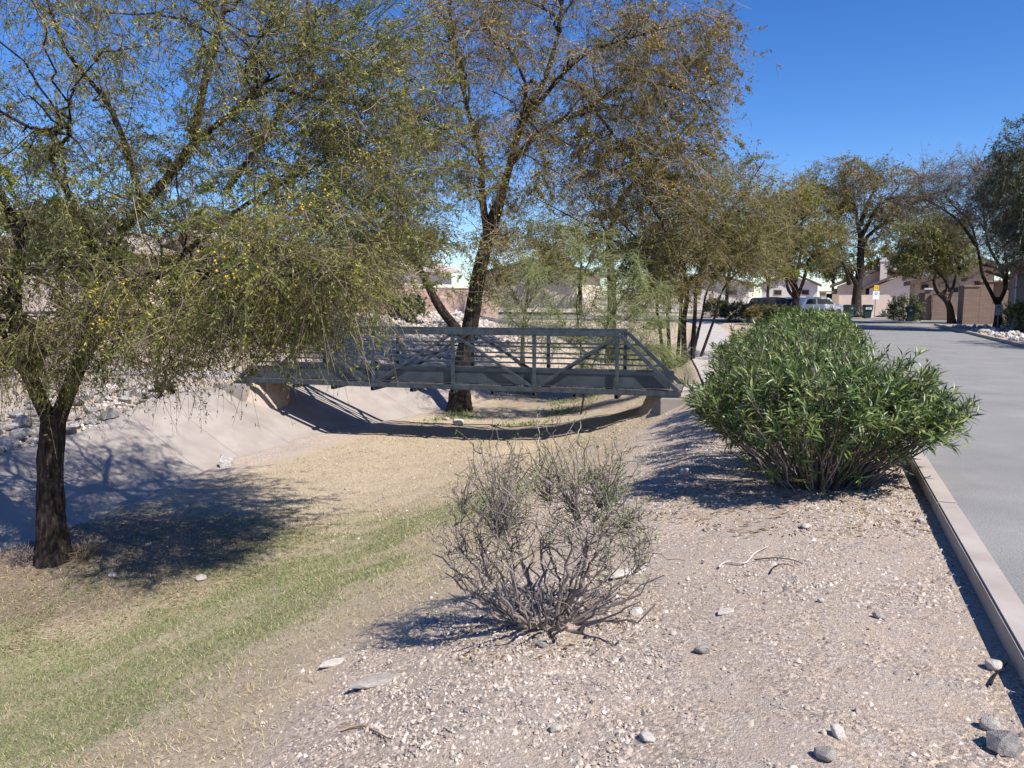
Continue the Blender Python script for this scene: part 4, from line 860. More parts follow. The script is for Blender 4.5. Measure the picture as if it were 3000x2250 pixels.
# individual loose stones that can be picked out
for i, (px, py, sz, lab) in enumerate([(1110, 2000, .24, 'long flat pale stone half buried at the grass edge'), (990, 1945, .16, 'flat pinkish stone in dry straw near the bank edge'), (1590, 1895, .10, 'squat tan stone just below the twiggy shrub'), (1840, 1680, .26, 'broad pinkish slab stone right of the twiggy shrub'),
        (1460, 1760, .2, 'white mottled rock in the shade left of the twiggy shrub'), (1865, 1800, .1, 'dark angular stone beside the twiggy shrub'), (2700, 1533, .1, 'white stone on the dirt near the kerb shadow'), (2360, 1550, .12, 'white stone at the front foot of the oleander'),
        (2135, 1795, .12, 'flat white stone on gravel between shrub and kerb'), (2575, 1815, .08, 'white chunk of stone alone on the open gravel'), (2405, 1770, .06, 'round cream stone on the open gravel'), (2945, 2205, .16, 'large angular grey and white rock by the kerb foot'), (2915, 1965, .11, 'smooth white stone next to the black twig'), (2055, 1915, .1, 'rough grey stone among coarse gravel'),
        (2420, 2225, .11, 'grey stone in the gravel with flat top'), (2455, 2160, .09, 'reddish stone in the gravel'), (1630, 2145, .09, 'tan stone with dark shadow on bare dirt'), (1895, 2170, .08, 'pale wedge shaped stone on bare dirt'), (2900, 2140, .12, 'flat cream rock near the kerb'), (2960, 1800, .07, 'cream stone touching the kerb foot'),
        (660, 1365, .5, 'mottled grey boulder lying alone below the concrete bank'), (1345, 1245, .55, 'pale split rock pile in the bridge shadow'), (1310, 1232, .3, 'white rock at the foot of the big mesquite'), (1830, 1440, .2, 'white stone in the oleander shade'), (2010, 1395, .2, 'pale rock on the slope by the oleander shadow'), (330, 1690, .16, 'grey stone in leaf litter under the acacia'), (590, 1700, .2, 'pale stone at the shade edge in the grass')]):
    p = PG(px, py); stone('loose_stone', RL[i % 7] if i not in (4, 11, 20) else RG[i % 7], float(p[0]), float(p[1]), sz, r, lab, None, .3)['kind'] = ''
    o = [x for x in COL.objects if x.get('label') == lab][0]; del o['kind']
    if i in (0, 1, 3, 8): o.scale = (sz * .95, sz * .42, sz * .2); o.rotation_euler = (.02, .03, .55); o.location.z = p[2] + sz * .03

# ------------------------------------------------------------------ grass and straw
def blades(n, prob, h0, h1, wd, mat, name, label, lean=.8, tr=(3, 13), vr=(1.2, 21)):
    t = r.uniform(*tr, n); v = vr[0] + (vr[1] - vr[0]) * r.random(n) ** 1.7; x, y = xy(t, v); k = r.random(n) < prob(x, y); x, y, v = x[k], y[k], v[k]; m = len(x)
    z = Z(x, y); d = unit(np.stack([r.normal(0, lean, m), r.normal(0, lean, m), np.ones(m)], -1)); L = r.uniform(h0, h1, m); W = wd * (1 + np.clip(v - 5, 0, 20) * .12); a = r.uniform(0, 6.3, m)
    sd = np.stack([np.cos(a), np.sin(a), np.zeros(m)], -1) * W[:, None]; P = np.stack([x, y, z - .005], -1)
    V = np.stack([P - sd, P + sd, P + d * L[:, None]], 1).reshape(-1, 3)
    return tag(obj(name, mesh_np(name, V, [np.arange(len(V)).reshape(-1, 3)]), mat), label, 'grass', None, 'stuff')
blades(230000, lambda x, y: masks(x, y)[1] * .85, .025, .065, .0042, M_GRASS, 'grass', 'short green grass patches in the near wash', 1.0, (4, 12.5), (1.2, 14))
blades(290000, lambda x, y: masks(x, y)[0] * .65 * (1 - .3 * masks(x, y)[1]), .025, .07, .0034, M_STRAW, 'dry_grass', 'dry straw coloured grass on the wash bank', 1.6)
blades(16000, lambda x, y: masks(x, y)[1] * .9, .06, .16, .006, M_GRASS, 'grass', 'green grass tufts beyond the footbridge shade', .6, (8, 13), (20, 34))
def litterf(n, cx, cy, rad, mat, name, label, s0, s1):
    a = r.uniform(0, 6.3, n); q = rad * np.sqrt(r.random(n)); x = cx + np.cos(a) * q; y = cy + np.sin(a) * q; z = Z(x, y) + .008
    V, f = rhombs(np.stack([x, y, z], -1), unit(np.stack([np.cos(a * 7), np.sin(a * 7), r.normal(0, .15, n)], -1)), unit(r.normal(0, .25, (n, 3)) + [0, 0, 1]), r.uniform(s0, s1, n), r.uniform(s0, s1, n) * .22)
    return tag(obj(name, mesh_np(name, V, [f]), mat), label, 'litter', None, 'stuff')
litterf(9000, -6.2, 11.3, 3.4, M_LITTER, 'leaf_litter', 'brown leaf litter around the acacia trunk', .03, .1)
litterf(2200, 2.9, 7.2, 1.7, M_LITTER, 'leaf_litter', 'dry fallen leaves under the near oleander', .03, .1)
litterf(800, 0.25, 4.7, .7, M_LITTER, 'leaf_litter', 'fallen twigs and leaf bits under the twiggy shrub', .02, .07)
# tufts of dry stems round the acacia foot
for dx, dy, lab in ((-.38, -.05, 'dark dry twig tuft on one side of the acacia foot'), (.42, .1, 'paler dry twig tuft on the sunny side of the acacia foot')):
    c = np.array([b1[0] + dx, b1[1] + dy, 0]); c[2] = Z(c[0], c[1]); n = 160; D = unit(r.normal(0, .6, (n, 3)) + [0, 0, .9]); P = grow(np.repeat(c[None], n, 0) + r.normal(0, .09, (n, 3)) * [1, 1, 0], D, r.uniform(.15, .42, n), 4, .2, r, .05)
    V, f = tubes(P, np.full((n, 5), .004), 3); e = thing('dry_tuft', lab, 'dead plant', c); tag(obj('stem_mass', mesh_np('tuft', V - c, [f]), M_TWIG_T if dx > 0 else M_TWIG_G, e), kind='stuff')
# dead stump on the bank
p = PG(475, 1160); e = thing('dead_stump', 'dark shredded stump with splayed roots on top of the concrete bank', 'stump', p)
for k in range(16):
    a = k / 16 * 6.28 + r.normal(0, .1); el = r.uniform(.1, 1.3); L = r.uniform(.35, .75); D = np.array([math.cos(a) * math.cos(el), math.sin(a) * math.cos(el), math.sin(el)]); ln = grow(np.array([[0, 0, .05]]) + D * .05, D[None], np.array([L]), 5, .25, r, .06)[0]
    V, q = tubes(ln[None], np.linspace(.09, .02, 6)[None], 6); obj('root', mesh_np('root', V, [q]), M_BARKB, e, smooth=True)
# sticks on the dirt
for pp, rad, mt, lab in (([(2105, 1672), (2125, 1655), (2180, 1660), (2210, 1630), (2250, 1608)], .008, M_STONE, 'bleached pale crooked stick on the dirt'), ([(2210, 1650), (2270, 1642), (2320, 1650), (2350, 1662)], .005, M_BARKB, 'thin dark curved twig lying past the pale stick'), ([(2255, 1690), (2268, 1668), (2295, 1660), (2325, 1668)], .005, M_BARKB, 'short dark hooked twig on the dirt'), ([(2900, 2025), (2915, 1995), (2952, 1955)], .006, M_BARKB, 'black forked twig near the kerb'), ([(1000, 2150), (1060, 2140), (1140, 2180)], .007, M_TWIG_T, 'pale dead stick in the straw at the bank edge')):
    P = np.array([PG(*q) for q in pp]); P[:, 2] += rad + .012; ln = smooth_line(P, .04); V, q = tubes(ln[None], np.linspace(rad, rad * .5, len(ln))[None], 6)
    o = obj('stick', mesh_np('stick', V - ln[0], [q]), mt, None, ln[0], True); tag(o, lab, 'stick')

# ------------------------------------------------------------------ buildings
M_PEACH = mottled('peach_stucco', (.66, .545, .47), (.74, .62, .54), 1.2, .95, .2, 40, .006)
M_TAN = mottled('tan_stucco', (.42, .32, .245), (.48, .37, .29), 1.2, .95, .2, 40, .006)
M_WHITE = mottled('white_stucco', (.62, .57, .52), (.7, .65, .6), 1.2, .95, .2, 40, .006)
M_ROOF = mottled('brown_shingle', (.10, .072, .06), (.17, .125, .105), 5, .95, .5, 25, .02)
M_ROOFP = mottled('pale_roof', (.40, .33, .29), (.5, .43, .38), 5, .95, .5, 25, .02)
M_TRIM = mottled('tan_trim', (.30, .22, .17), (.36, .27, .21), 3, .8, 0, 1, 1)
M_GLASS = plain('dark_window', (.03, .035, .04), .12, 0, .6)
M_DOOR = plain('slate_blue_door', (.035, .05, .085), .5)
def brickf(c0, c1, cm, sx, sy):
    def f(nt, b):
        co = coords(nt); sep = nt.nodes.new('ShaderNodeSeparateXYZ'); nt.links.new(co, sep.inputs[0]); ad = nt.nodes.new('ShaderNodeMath'); ad.operation = 'ADD'; nt.links.new(sep.outputs[0], ad.inputs[0]); nt.links.new(sep.outputs[1], ad.inputs[1])
        cmb = nt.nodes.new('ShaderNodeCombineXYZ'); nt.links.new(ad.outputs[0], cmb.inputs[0]); nt.links.new(sep.outputs[2], cmb.inputs[1])
        t = N(nt, 'ShaderNodeTexBrick', Scale=1.0); t.inputs['Brick Width'].default_value = sx; t.inputs['Row Height'].default_value = sy; t.inputs['Mortar Size'].default_value = .012
        t.inputs['Color1'].default_value = (*c0, 1); t.inputs['Color2'].default_value = (*c1, 1); t.inputs['Mortar'].default_value = (*cm, 1); nt.links.new(cmb.outputs[0], t.inputs['Vector']); nt.links.new(t.outputs[0], b.inputs['Base Color']); b.inputs['Roughness'].default_value = .95; bump(nt, b, t.outputs['Fac'], -.6, .02)
    return f
M_BRICK = material('tan_slump_block', brickf((.24, .165, .125), (.30, .205, .155), (.20, .15, .12), .4, .11))
M_BLOCK = mottled('pink_block', (.36, .25, .205), (.44, .31, .26), 5, .95, .5, 40, .008, rnd=True)
M_MORT = plain('pink_mortar', (.31, .235, .20), .95)
class House:
    def __init__(s, name, label, px, d, z0=0., cat='house'):
        p = PX(px, 870, d); s.O = p; s.z0 = z0; s.e = thing(name, label, cat, (p[0], p[1], z0), -KA)
    def x(s, px, dy=0):
        k = (px - 1500) / F; Ox = s.O[0] + dy * SK; Oy = s.O[1] + dy * CK; return (k * Oy - Ox) / (CK + k * SK)
    def z(s, px, py, dy=0):
        y = s.O[1] + dy * CK - s.x(px, dy) * SK; return HCAM + (YH - py) * y / F - s.z0
    def box(s, name, px0, px1, py0, py1, y0, y1, mat, bevel=0., par=None):
        return MB().box(s.x(px0, y0), s.x(px1, y0), y0, y1, max(s.z((px0 + px1) / 2, py1, y0), 0) if py1 is not None else -.1, s.z((px0 + px1) / 2, py0, y0)).build(name, mat, par or s.e, bevel)
    def poly(s, name, pts, y0, y1, mat, par=None):
        return MB().prism([(s.x(a, y0), s.z(a, b, y0) if b is not None else -.1) for a, b in pts], y0, y1).build(name, mat, par or s.e)
    def slope(s, name, a, b, y0, y1, th, mat):
        """a roof plane whose front edge runs from pixel a to pixel b"""
        (ax, az), (bx, bz) = (s.x(a[0], y0), s.z(*a, y0)), (s.x(b[0], y0), s.z(*b, y0)); return MB().prism([(ax, az), (bx, bz), (bx, bz + th), (ax, az + th)], y0, y1).build(name, mat, s.e)
    def window(s, px0, px1, py0, py1, y0, m=M_GLASS, fr=M_TRIM):
        w = s.box('window', px0, px1, py0, py1, y0 - .05, y0 + .04, fr); x0, x1 = s.x(px0, y0), s.x(px1, y0); z0, z1 = s.z((px0 + px1) / 2, py1, y0), s.z((px0 + px1) / 2, py0, y0); g = (x1 - x0) * .09
        MB().box(x0 + g, x1 - g, y0 - .062, y0 - .03, z0 + g, z1 - g).build('pane', m, w); return w
h = House('gabled_house', 'peach stucco house with two brown gables and a tall chimney beyond the bins', 2560, 78)
h.poly('wall', [(2448, None), (2700, None), (2700, 822), (2640, 806), (2560, 835), (2590, 798), (2575, 790), (2448, 838)], 2.2, 9, M_PEACH)
h.poly('gable_wall', [(2540, None), (2682, None), (2682, 824), (2640, 805), (2540, 846)], 0, 2.15, M_PEACH)
h.slope('roof', (2426, 842), (2582, 786), 1.2, 9.5, .28, M_ROOF); h.slope('roof', (2582, 786), (2625, 806), 1.2, 9.5, .28, M_ROOF); h.slope('roof', (2522, 849), (2640, 801), -.7, 2.9, .25, M_ROOF); h.slope('roof', (2640, 801), (2692, 822), -.7, 2.9, .25, M_ROOF)
c = h.box('chimney', 2568, 2588, 768, 900, 1.0, 2.1, M_PEACH); h.box('chimney_cap', 2566, 2590, 763, 768, .92, 2.2, M_WHITE, par=c); h.box('chimney_cap', 2571, 2585, 757, 763, 1.1, 2.0, M_WHITE, par=c)
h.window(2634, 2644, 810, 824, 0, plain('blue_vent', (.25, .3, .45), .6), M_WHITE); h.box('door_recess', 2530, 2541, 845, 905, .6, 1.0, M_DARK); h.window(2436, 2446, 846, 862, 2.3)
h2 = House('two_storey_house', 'upper storey of a pale house with white cooler rising behind the gables', 2615, 96)
h2.box('wall', 2588, 2642, 762, None, 0, 7, M_PEACH); h2.box('fascia', 2586, 2646, 744, 762, -.5, 7.4, M_ROOF); h2.window(2602, 2638, 777, 794, 0); h2.box('cooler', 2607, 2620, 777, 793, -1.1, -.1, M_WHITE); h2.box('trim', 2638, 2642, 764, 800, -.1, -.02, M_TRIM)
h3 = House('pale_house', 'whitish house with brown eaves and windows half hidden behind mesquite', 2690, 90)
h3.box('wall', 2655, 2740, 792, None, 0, 7, M_WHITE); h3.box('fascia', 2650, 2745, 778, 792, -.6, 7.4, M_ROOF); h3.window(2662, 2674, 796, 812, 0); h3.window(2678, 2690, 796, 812, 0)
h4 = House('tan_house', 'tan house with wide brown gabled roof behind the leaning mesquite', 2760, 60)
h4.poly('wall', [(2672, None), (2900, None), (2900, 795), (2850, 775), (2700, 829), (2672, 829)], 1.0, 5, M_TAN)
h4.slope('roof', (2658, 836), (2700, 826), -.2, 5.4, .35, M_ROOF); h4.slope('roof', (2698, 828), (2856, 766), -.2, 5.4, .32, M_ROOF); h4.slope('roof', (2856, 766), (2950, 796), -.2, 5.4, .32, M_ROOF)
h4.box('window', 2768, 2798, 843, 856, .9, 1.1, M_GLASS); h4.box('beam', 2745, 2800, 830, 842, .7, .95, M_TRIM); h4.window(2688, 2712, 832, 850, 1.0)
gw = House('garden_wall', 'low tan slump block garden wall with pale cap in front of the tan house', 2730, 55, cat='wall')
gw.box('wall_face', 2726, 2775, 860, None, 0, .2, M_BRICK); gw.box('wall_face', 2680, 2724, 858, None, .6, .8, M_BRICK); gw.box('pier', 2702, 2722, 849, None, .3, .62, M_BRICK); gw.box('cap', 2700, 2724, 844, 849, .2, .7, M_WHITE); gw.box('cap', 2724, 2777, 857, 860, -.04, .24, M_TRIM)
ga = House('iron_gate', 'narrow tan picket gate between garden wall and brick building', 2798, 52, cat='gate')
for k in range(7): ga.box('picket', 2783 + k * 4.2, 2785 + k * 4.2, 862, 925, 0, .05, M_TRIM)
ga.box('rail', 2781, 2812, 862, 865, -.02, .07, M_TRIM); ga.box('post', 2808, 2813, 858, None, -.05, .1, M_TRIM); ga.box('post', 2778, 2782, 858, None, -.05, .1, M_TRIM)
h5 = House('brick_building', 'brown slump block building with stepped parapet beside the gate', 2850, 47)
h5.box('wall', 2816, 2862, 840, None, 0, 2.2, M_BRICK); h5.box('wall', 2862.5, 2900, 826, None, .003, 2.2, M_BRICK); h5.box('wall', 2900.5, 2962, 826, None, .5, 2.2, M_BRICK); h5.box('cap', 2814, 2863, 836, 840, -.05, 2.25, M_TRIM); h5.box('cap', 2860, 2964, 822, 826, -.053, 2.3, M_TRIM)
h5.slope('roof', (2820, 824), (2878, 792), .6, 2.6, .2, M_ROOF); h5.slope('roof', (2878, 792), (2975, 824), .6, 2.6, .2, M_ROOF)
h6 = House('corner_building', 'mauve stucco building with slate blue door at the street edge', 3020, 34)
x6 = h6.x(3040); M_MAUVE = mottled('mauve_stucco', (.30, .235, .21), (.35, .28, .25), 1.5, .95, .2, 40, .005)
MB().box(x6, x6 + 9, 0, 6.4, -.1, 3.1).build('wall', M_MAUVE, h6.e); MB().prism([(x6 - .6, 3.0), (x6 + 4.5, 4.9), (x6 + 9.6, 3.0), (x6 + 9.6, 3.22), (x6 + 4.5, 5.12), (x6 - .6, 3.22)], -.6, 7.0).build('roof', M_ROOF, h6.e); MB().prism([(x6 + .05, 3.1), (x6 + 8.95, 3.1), (x6 + 4.5, 4.76)], .1, 6.3).build('gable_wall', M_MAUVE, h6.e)
dr = MB().box(x6 - .07, x6 + .02, 2.3, 4.3, .05, 2.75).build('door', M_DOOR, h6.e, .01); MB().box(x6 - .1, x6 - .06, 4.0, 4.08, 1.2, 1.32).build('handle', M_TRIM, dr)
for y_ in (2.12, 4.32): MB().box(x6 - .1, x6 + .02, y_, y_ + .16, -.05, 2.9).build('door_frame', M_WHITE, h6.e)
hw = House('yard_wall', 'pinkish plaster yard wall with square pillars left of the big mesquite', 2460, 72, cat='wall')
hw.box('wall_face', 2452, 2600, 864, None, 0, .22, M_PEACH); hw.box('pillar', 2395, 2414, 857, None, -.3, .5, M_TAN); hw.box('pillar', 2432, 2452, 862, None, -.2, .5, M_TAN); hw.box('gate_panel', 2414.5, 2431.5, 860, None, .1, .2, M_DARK); hw.box('cap', 2392, 2434, 853, 857, -.4, .6, M_TRIM)
# houses beyond the block wall on the far side of the wash
for i, (px, d, w0, w1, ey, ry, mt, rf, lab) in enumerate([(560, 46, 400, 740, 745, 690, M_PEACH, M_ROOFP, 'peach stucco house with pale roof glimpsed through the acacia crown'), (1050, 60, 880, 1200, 790, 735, M_WHITE, M_ROOFP, 'pale house behind the block wall, left of the big mesquite trunk'), (1560, 72, 1400, 1700, 805, 765, M_PEACH, M_ROOF, 'peach house with brown roof beyond the riprap slope'), (150, 44, -60, 330, 735, 670, M_PEACH, M_ROOFP, 'peach gabled house at the left end of the footpath'), (2080, 100, 1960, 2200, 835, 805, M_WHITE, M_ROOF, 'white walled house far along the cross street'), (2290, 112, 2215, 2400, 835, 800, M_WHITE, M_ROOF, 'pale bungalow behind the parked cars')]):
    q = House('stucco_house', lab, px, d, .0 if px > 1900 else .7); q.poly('wall', [(w0 + 12, None), (w1 - 12, None), (w1 - 12, ey), ((w0 + w1) / 2, ry + 6), (w0 + 12, ey)], 0, 8, mt)
    q.slope('roof', (w0, ey + 4), ((w0 + w1) / 2, ry), -.6, 8.6, .25, rf); q.slope('roof', ((w0 + w1) / 2, ry), (w1, ey + 4), -.6, 8.6, .25, rf)
    for k in (.25, .68): q.window(w0 + (w1 - w0) * k, w0 + (w1 - w0) * (k + .13), ey + 14, ey + 50 if d < 70 else ey + 30, 0)
# block wall
bwp = tvz(22.4, 22, 0); wl = thing('block_wall', 'pinkish concrete block wall along the top of the far rocky slope', 'wall', (bwp[0], bwp[1], 0), 0)
A0 = np.array(xy(22.6, 25.5)); A1 = np.array(xy(22.2, 50)); dd = unit(A1 - A0); LW = np.linalg.norm(A1 - A0); an = math.atan2(dd[1], dd[0])
blk = MB().box(.004, .392, -.1, .1, .004, .192); bo = blk.build('wall_block', M_BLOCK, wl, bevel=.006, seg=1); nblk = 0
def put_block(o, s, z):
    q = A0 + dd * s - np.array(bwp[:2]); o.location = (q[0], q[1], z); o.rotation_euler = (0, 0, an)
for s in np.arange(2.0, 16.2, .4):
    zb = .55
    for k in range(8):
        o = bo if nblk == 0 else bo.copy()
        if nblk: COL.objects.link(o)
        put_block(o, s + (.2 if k % 2 else 0), zb + k * .2); nblk += 1
for s0, s1 in ((0, 1.95), (16.45, LW)):
    m = MB(); m.box(s0, s1, -.09, .09, -.6, 2.15); o = m.build('wall_stretch', material('block_far', brickf((.36, .25, .205), (.44, .31, .26), (.31, .235, .20), .4, .2)), wl); put_block(o, 0, 0)
m = MB(); m.box(1.96, 16.44, -.07, .07, -.6, 2.14); o = m.build('mortar_core', M_MORT, wl); put_block(o, 0, 0)
m = MB(); m.box(0, LW, -.13, .13, 2.152, 2.22); o = m.build('wall_cap', M_MORT, wl); put_block(o, 0, 0)

# ------------------------------------------------------------------ bins, signs, cars, desert plants
M_BIN = plain('dark_green_plastic', (.018, .05, .043), .5); M_BLK = plain('black_rubber', (.015, .015, .016), .7); M_SIGNW = plain('white_sign', (.75, .77, .8), .5); M_POLE = plain('galvanised_pole', (.3, .31, .32), .5, .5); M_INK = plain('black_ink', (.02, .02, .02), .6)
M_YEL = plain('yellow_sign', (.75, .48, .02), .5); M_TEAL = plain('teal_sign', (.02, .28, .27), .5)
def text(body, size, mat, parent, loc, rz=0., name='lettering', sx=1):
    cu = bpy.data.curves.new(name, 'FONT'); cu.body = body; cu.size = size; cu.align_x = 'CENTER'; cu.align_y = 'CENTER'; cu.extrude = .002; cu.resolution_u = 2
    t = bpy.data.objects.new(name, cu); COL.objects.link(t); dg = bpy.context.evaluated_depsgraph_get(); me = bpy.data.meshes.new_from_object(t.evaluated_get(dg)); bpy.data.objects.remove(t)
    o = obj(name, me, mat, parent, loc); o.rotation_euler = (math.pi / 2, 0, rz); o.scale = (sx, 1, 1); return o
def bin_(px, py, lab, txt=None, rz=0., H=1.05):
    p = PG(px, py); p[2] = max(p[2], 0); e = thing('wheeled_bin', lab, 'bin', (p[0], p[1], p[2]), rz, None); V = []
    for z, wx, wy in ((.06, .21, .22), (.55, .25, .27), (.62, .29, .31), (.94, .31, .36)):
        V += [(-wx, -wy, z), (wx, -wy, z), (wx, wy, z), (-wx, wy, z)]
    Fs = [(3, 2, 1, 0), (12, 13, 14, 15)] + [(4 * k + i, 4 * k + (i + 1) % 4, 4 * k + 4 + (i + 1) % 4, 4 * k + 4 + i) for k in range(3) for i in range(4)]
    MB().add(V, Fs).build('body', M_BIN, e, bevel=.025); MB().box(-.34, .34, -.40, .39, .95, 1.0).build('lid', M_BIN, e, bevel=.03); MB().box(-.29, .29, -.34, .33, 1.0, 1.045).build('lid_crown', M_BIN, e, bevel=.02)
    MB().bar((-.3, .44, .93), (.3, .44, .93), .035, .035).build('handle', M_BIN, e, bevel=.01)
    for s in (-1, 1): w_ = MB().cyl((s * .22, .25, .13), (s * .28, .25, .13), .13, k=16).build('wheel', M_BLK, e, bevel=.01); MB().cyl((s * .282, .25, .13), (s * .29, .25, .13), .06, k=12).build('hub', M_POLE, w_)
    if txt == 'label':
        MB().box(-.2, .2, -.352, -.345, .70, .88).build('sticker', M_SIGNW, e); [MB().box(-w_, w_, -.356, -.3525, z_, z_ + .022).build('print_line', plain('blue_ink', (.03, .06, .22), .6), e) for w_, z_ in ((.17, .835), (.14, .785), (.11, .735))]
    if txt == 'star': text('\u2605', .3, M_POLE, e, (0, -.352, .77), name='emblem')
    return e
bin_(2487, 935, 'dark green wheeled bin at the foot of the big mesquite', 'star', .15); bin_(2540, 938, 'green wheeled bin with white label beside the sign post', 'label', -.2); bin_(2667, 951, 'dark green wheeled bin with star emblem at the kerb by the driveway', 'star', -.5)
p = PG(2562, 931); e = thing('warning_sign', 'white rectangular street sign under a yellow square on one pole', 'sign', p); fz = lambda py: HCAM + (YH - py) * p[1] / F - p[2]; k = p[1] / F
MB().cyl((0, 0, 0), (0, 0, fz(838)), .035).build('pole', M_POLE, e); MB().box(-9.5 * k, 9.5 * k, -.06, -.045, fz(877), fz(853)).build('panel', M_SIGNW, e, bevel=.006); MB().box(-6.5 * k, 6.5 * k, -.062, -.047, fz(851), fz(836)).build('yellow_panel', M_YEL, e, bevel=.006)
text('15', .3, M_INK, e, (0, -.064, fz(844)))
M_BINK = plain('blue_ink', (.03, .06, .22), .6)
for i, w_ in enumerate((5, 6.5)): MB().box(-w_ * k, w_ * k, -.064, -.0605, fz(856.8 + i * 4), fz(855.6 + i * 4)).build('print_line', M_BINK, e)
MB().prism([(-4 * k, fz(865)), (4 * k, fz(865)), (4 * k, fz(863.6)), (1.6 * k, fz(862.8)), (1.2 * k, fz(860.6)), (-1.2 * k, fz(860.6)), (-1.6 * k, fz(862.8)), (-4 * k, fz(863.6))], -.064, -.0605).build('emblem', M_POLE, e)
p = PG(2922, 962); e = thing('no_parking_sign', 'white no parking sign on a post in the rock bed', 'sign', p); k = p[1] / F; fz = lambda py: HCAM + (YH - py) * p[1] / F - p[2]
MB().cyl((0, 0, -.05), (0, 0, fz(894)), .03).build('pole', M_POLE, e); MB().box(-10.5 * k, 10.5 * k, -.05, -.035, fz(923), fz(892)).build('panel', M_SIGNW, e, bevel=.01)
text('P', 11 * k, M_INK, e, (0, -.054, fz(900.5))); c_ = MB(); rr = 7 * k
for i in range(28):
    a, b_ = i / 28 * 6.2832, (i + 1) / 28 * 6.2832; c_.bar((rr * math.cos(a), -.054, fz(900.5) + rr * math.sin(a)), (rr * math.cos(b_), -.054, fz(900.5) + rr * math.sin(b_)), .006, .03, up=(0, 1, 0))
c_.build('ring', M_INK, e); MB().bar((-rr * .7, -.057, fz(900.5) + rr * .7), (rr * .7, -.057, fz(900.5) - rr * .7), .004, .03, up=(0, 1, 0)).build('slash', M_INK, e); text('\u2190\u2192', 8 * k, M_INK, e, (0, -.054, fz(915)), name='arrow')
p = PG(2636, 945); e = thing('street_sign', 'small teal street name plate on a low post by the round bush', 'sign', p); k = p[1] / F; fz = lambda py: HCAM + (YH - py) * p[1] / F - p[2]
MB().cyl((0, 0, -.05), (0, 0, fz(908)), .025).build('post', M_POLE, e); MB().box(-12 * k, 12 * k, -.035, -.026, fz(917), fz(908)).build('plate', M_TEAL, e, bevel=.004)
for i in range(6): MB().box((-9 + i * 3.1) * k, (-7.2 + i * 3.1) * k, -.039, -.0355, fz(914.5), fz(910.5)).build('print_mark', M_SIGNW, e)
def car(px, d, lab, col, rz, glass=M_GLASS):
    p = PX(px, 900, d); z = 0.0; e = thing('parked_car', lab, 'car', (p[0], p[1], z), rz); L, Wd = 4.6, 1.8
    prof = [(-2.3, .35), (-2.28, .75), (-2.05, 1.0), (-1.75, 1.55), (-.3, 1.66), (.55, 1.58), (1.25, 1.05), (2.1, .92), (2.3, .7), (2.3, .35)]
    MB().prism(prof, -Wd / 2, Wd / 2).build('body', col, e, bevel=.06); 
    for s in (-1, 1):
        y = s * (Wd / 2 + .004); MB().prism([(-1.7, 1.06), (-1.5, 1.46), (-.75, 1.52), (-.72, 1.06)], min(y, y - s * .02), max(y, y - s * .02)).build('window', glass, e); MB().prism([(-.62, 1.06), (-.62, 1.52), (.45, 1.46), (.95, 1.06)], min(y, y - s * .02), max(y, y - s * .02)).build('window', glass, e)
        for x in (-1.45, 1.4): w_ = MB().cyl((x, s * (Wd / 2 - .2), .33), (x, s * (Wd / 2 + .02), .33), .33, k=18).build('wheel', M_BLK, e, bevel=.02); MB().cyl((x, s * (Wd / 2 + .022), .33), (x, s * (Wd / 2 + .03), .33), .19, k=14).build('rim', M_POLE, w_)
        MB().box(2.2, 2.33, s * .55 - .18, s * .55 + .18, .7, .82).build('headlight', M_SIGNW, e, bevel=.02); MB().box(-2.32, -2.2, s * .65 - .12, s * .65 + .12, .75, 1.0).build('tail_light', plain('red_lamp', (.3, .01, .01), .3), e, bevel=.02)
    MB().add([(1.22, -.75, 1.07), (1.22, .75, 1.07), (.6, .68, 1.555), (.6, -.68, 1.555), (1.24, -.75, 1.08), (1.24, .75, 1.08), (.62, .68, 1.57), (.62, -.68, 1.57)], [(0, 1, 2, 3), (7, 6, 5, 4), (0, 4, 5, 1), (1, 5, 6, 2), (2, 6, 7, 3), (3, 7, 4, 0)]).build('windscreen', glass, e)
    return e
car(2395, 66, 'white car parked by the pillar at the gate', plain('white_paint', (.75, .76, .78), .25, 0, .6), .2); car(2268, 68, 'black car with pale roof glare parked behind the hedge', plain('black_paint', (.02, .022, .025), .2, 0, .7), .15); car(2335, 69, 'silver car parked between the dark car and the white one', plain('silver_paint', (.45, .47, .5), .25, .3, .6), .15)
p = PG(2722, 930); e = thing('saguaro_cactus', 'ribbed green columnar cactus beside the garden wall pier', 'cactus', p); hh = (930 - 822) * p[1] / F; n = 22; th = np.arange(n) * 2 * math.pi / n; V = []
for zz, rr in ((-.05, .2), (.4, .23), (hh * .5, .25), (hh * .85, .23), (hh * .96, .16), (hh, .04)):
    q = rr * (1 + .1 * (-1.) ** np.arange(n)); V += [(a * math.cos(b_), a * math.sin(b_), zz) for a, b_ in zip(q, th)]
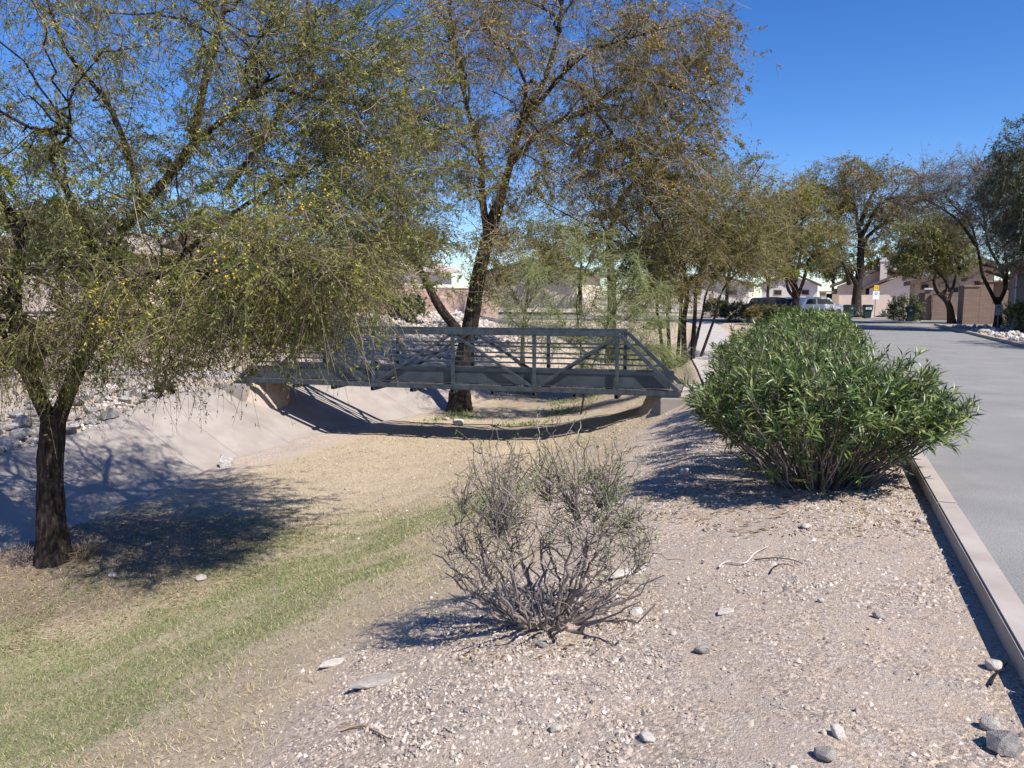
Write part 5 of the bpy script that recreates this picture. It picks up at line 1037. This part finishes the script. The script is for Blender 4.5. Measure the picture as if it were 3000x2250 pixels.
MB().add(V, [(k * n + i, k * n + (i + 1) % n, (k + 1) * n + (i + 1) % n, (k + 1) * n + i) for k in range(5) for i in range(n)] + [tuple(range(5 * n, 6 * n))]).build('stem', mottled('cactus_skin', (.06, .09, .05), (.10, .14, .085), 6, .7, 0, 1, 1), e)
M_AGV = mottled('agave_skin', (.13, .17, .14), (.2, .25, .21), 3, .6, 0, 1, 1)
for px, py, s, lab in ((2590, 930, .75, 'spiky grey-green agave between the sign and the round bush'), (2765, 932, .95, 'large blue-green agave against the garden wall'), (2735, 933, .6, 'small agave at the foot of the saguaro'), (2526, 932, .8, 'agave between the two wheeled bins')):
    p = PG(px, py); e = thing('agave', lab, 'agave', p)
    for k in range(20):
        a = k * 2.4; el = .25 + 1.2 * (k / 20); D = np.array([[math.cos(a) * math.cos(el), math.sin(a) * math.cos(el), math.sin(el)]]); V, f = lances(np.zeros((1, 3)) + [0, 0, .03], D, np.array([[-D[0, 0] * .4, -D[0, 1] * .4, 1.]]), np.array([s]), np.array([.14]), -.1, .3); obj('leaf', mesh_np('blade', V, [f]), M_AGV, e)
p = PX(2652, 925, 53); oleander('rounded_bush', 'clipped round olive bush next to the teal street sign', p[0], p[1], 1.15, 1.15, 1.95, 150, 14, 160, leafL=.16, leafW=.05, mat=M_LEAF_D, el0=.05)
p = PX(3000, 940, 35.5); oleander('dark_bush', 'large dark bush below the slate blue door', p[0], p[1], .9, .9, 1.6, 120, 12, 161, leafL=.15, leafW=.04, mat=M_OLE, el0=.05)
p = PG(1190, 940); oleander('dark_bush', 'dark green prickly bush beyond the far bridge rail', p[0], p[1], 1.1, 1.0, float(p[2]) + 1.5, 120, 10, 162, leafL=.16, leafW=.07, mat=M_LEAF_D, el0=.05)
for k, (px, py, w_, lab) in enumerate([(1690, 1000, .9, 'pale green low bush behind the sapling on the wash bank'), (1930, 960, .8, 'dry brownish undergrowth bush left of the trunk clump')]):
    p = PG(px, py); oleander('low_bush', lab, p[0], p[1], w_, w_, float(p[2]) + .7, 80, 10, 170 + k, leafL=.1, leafW=.03, mat=M_LEAF_B, el0=.05)
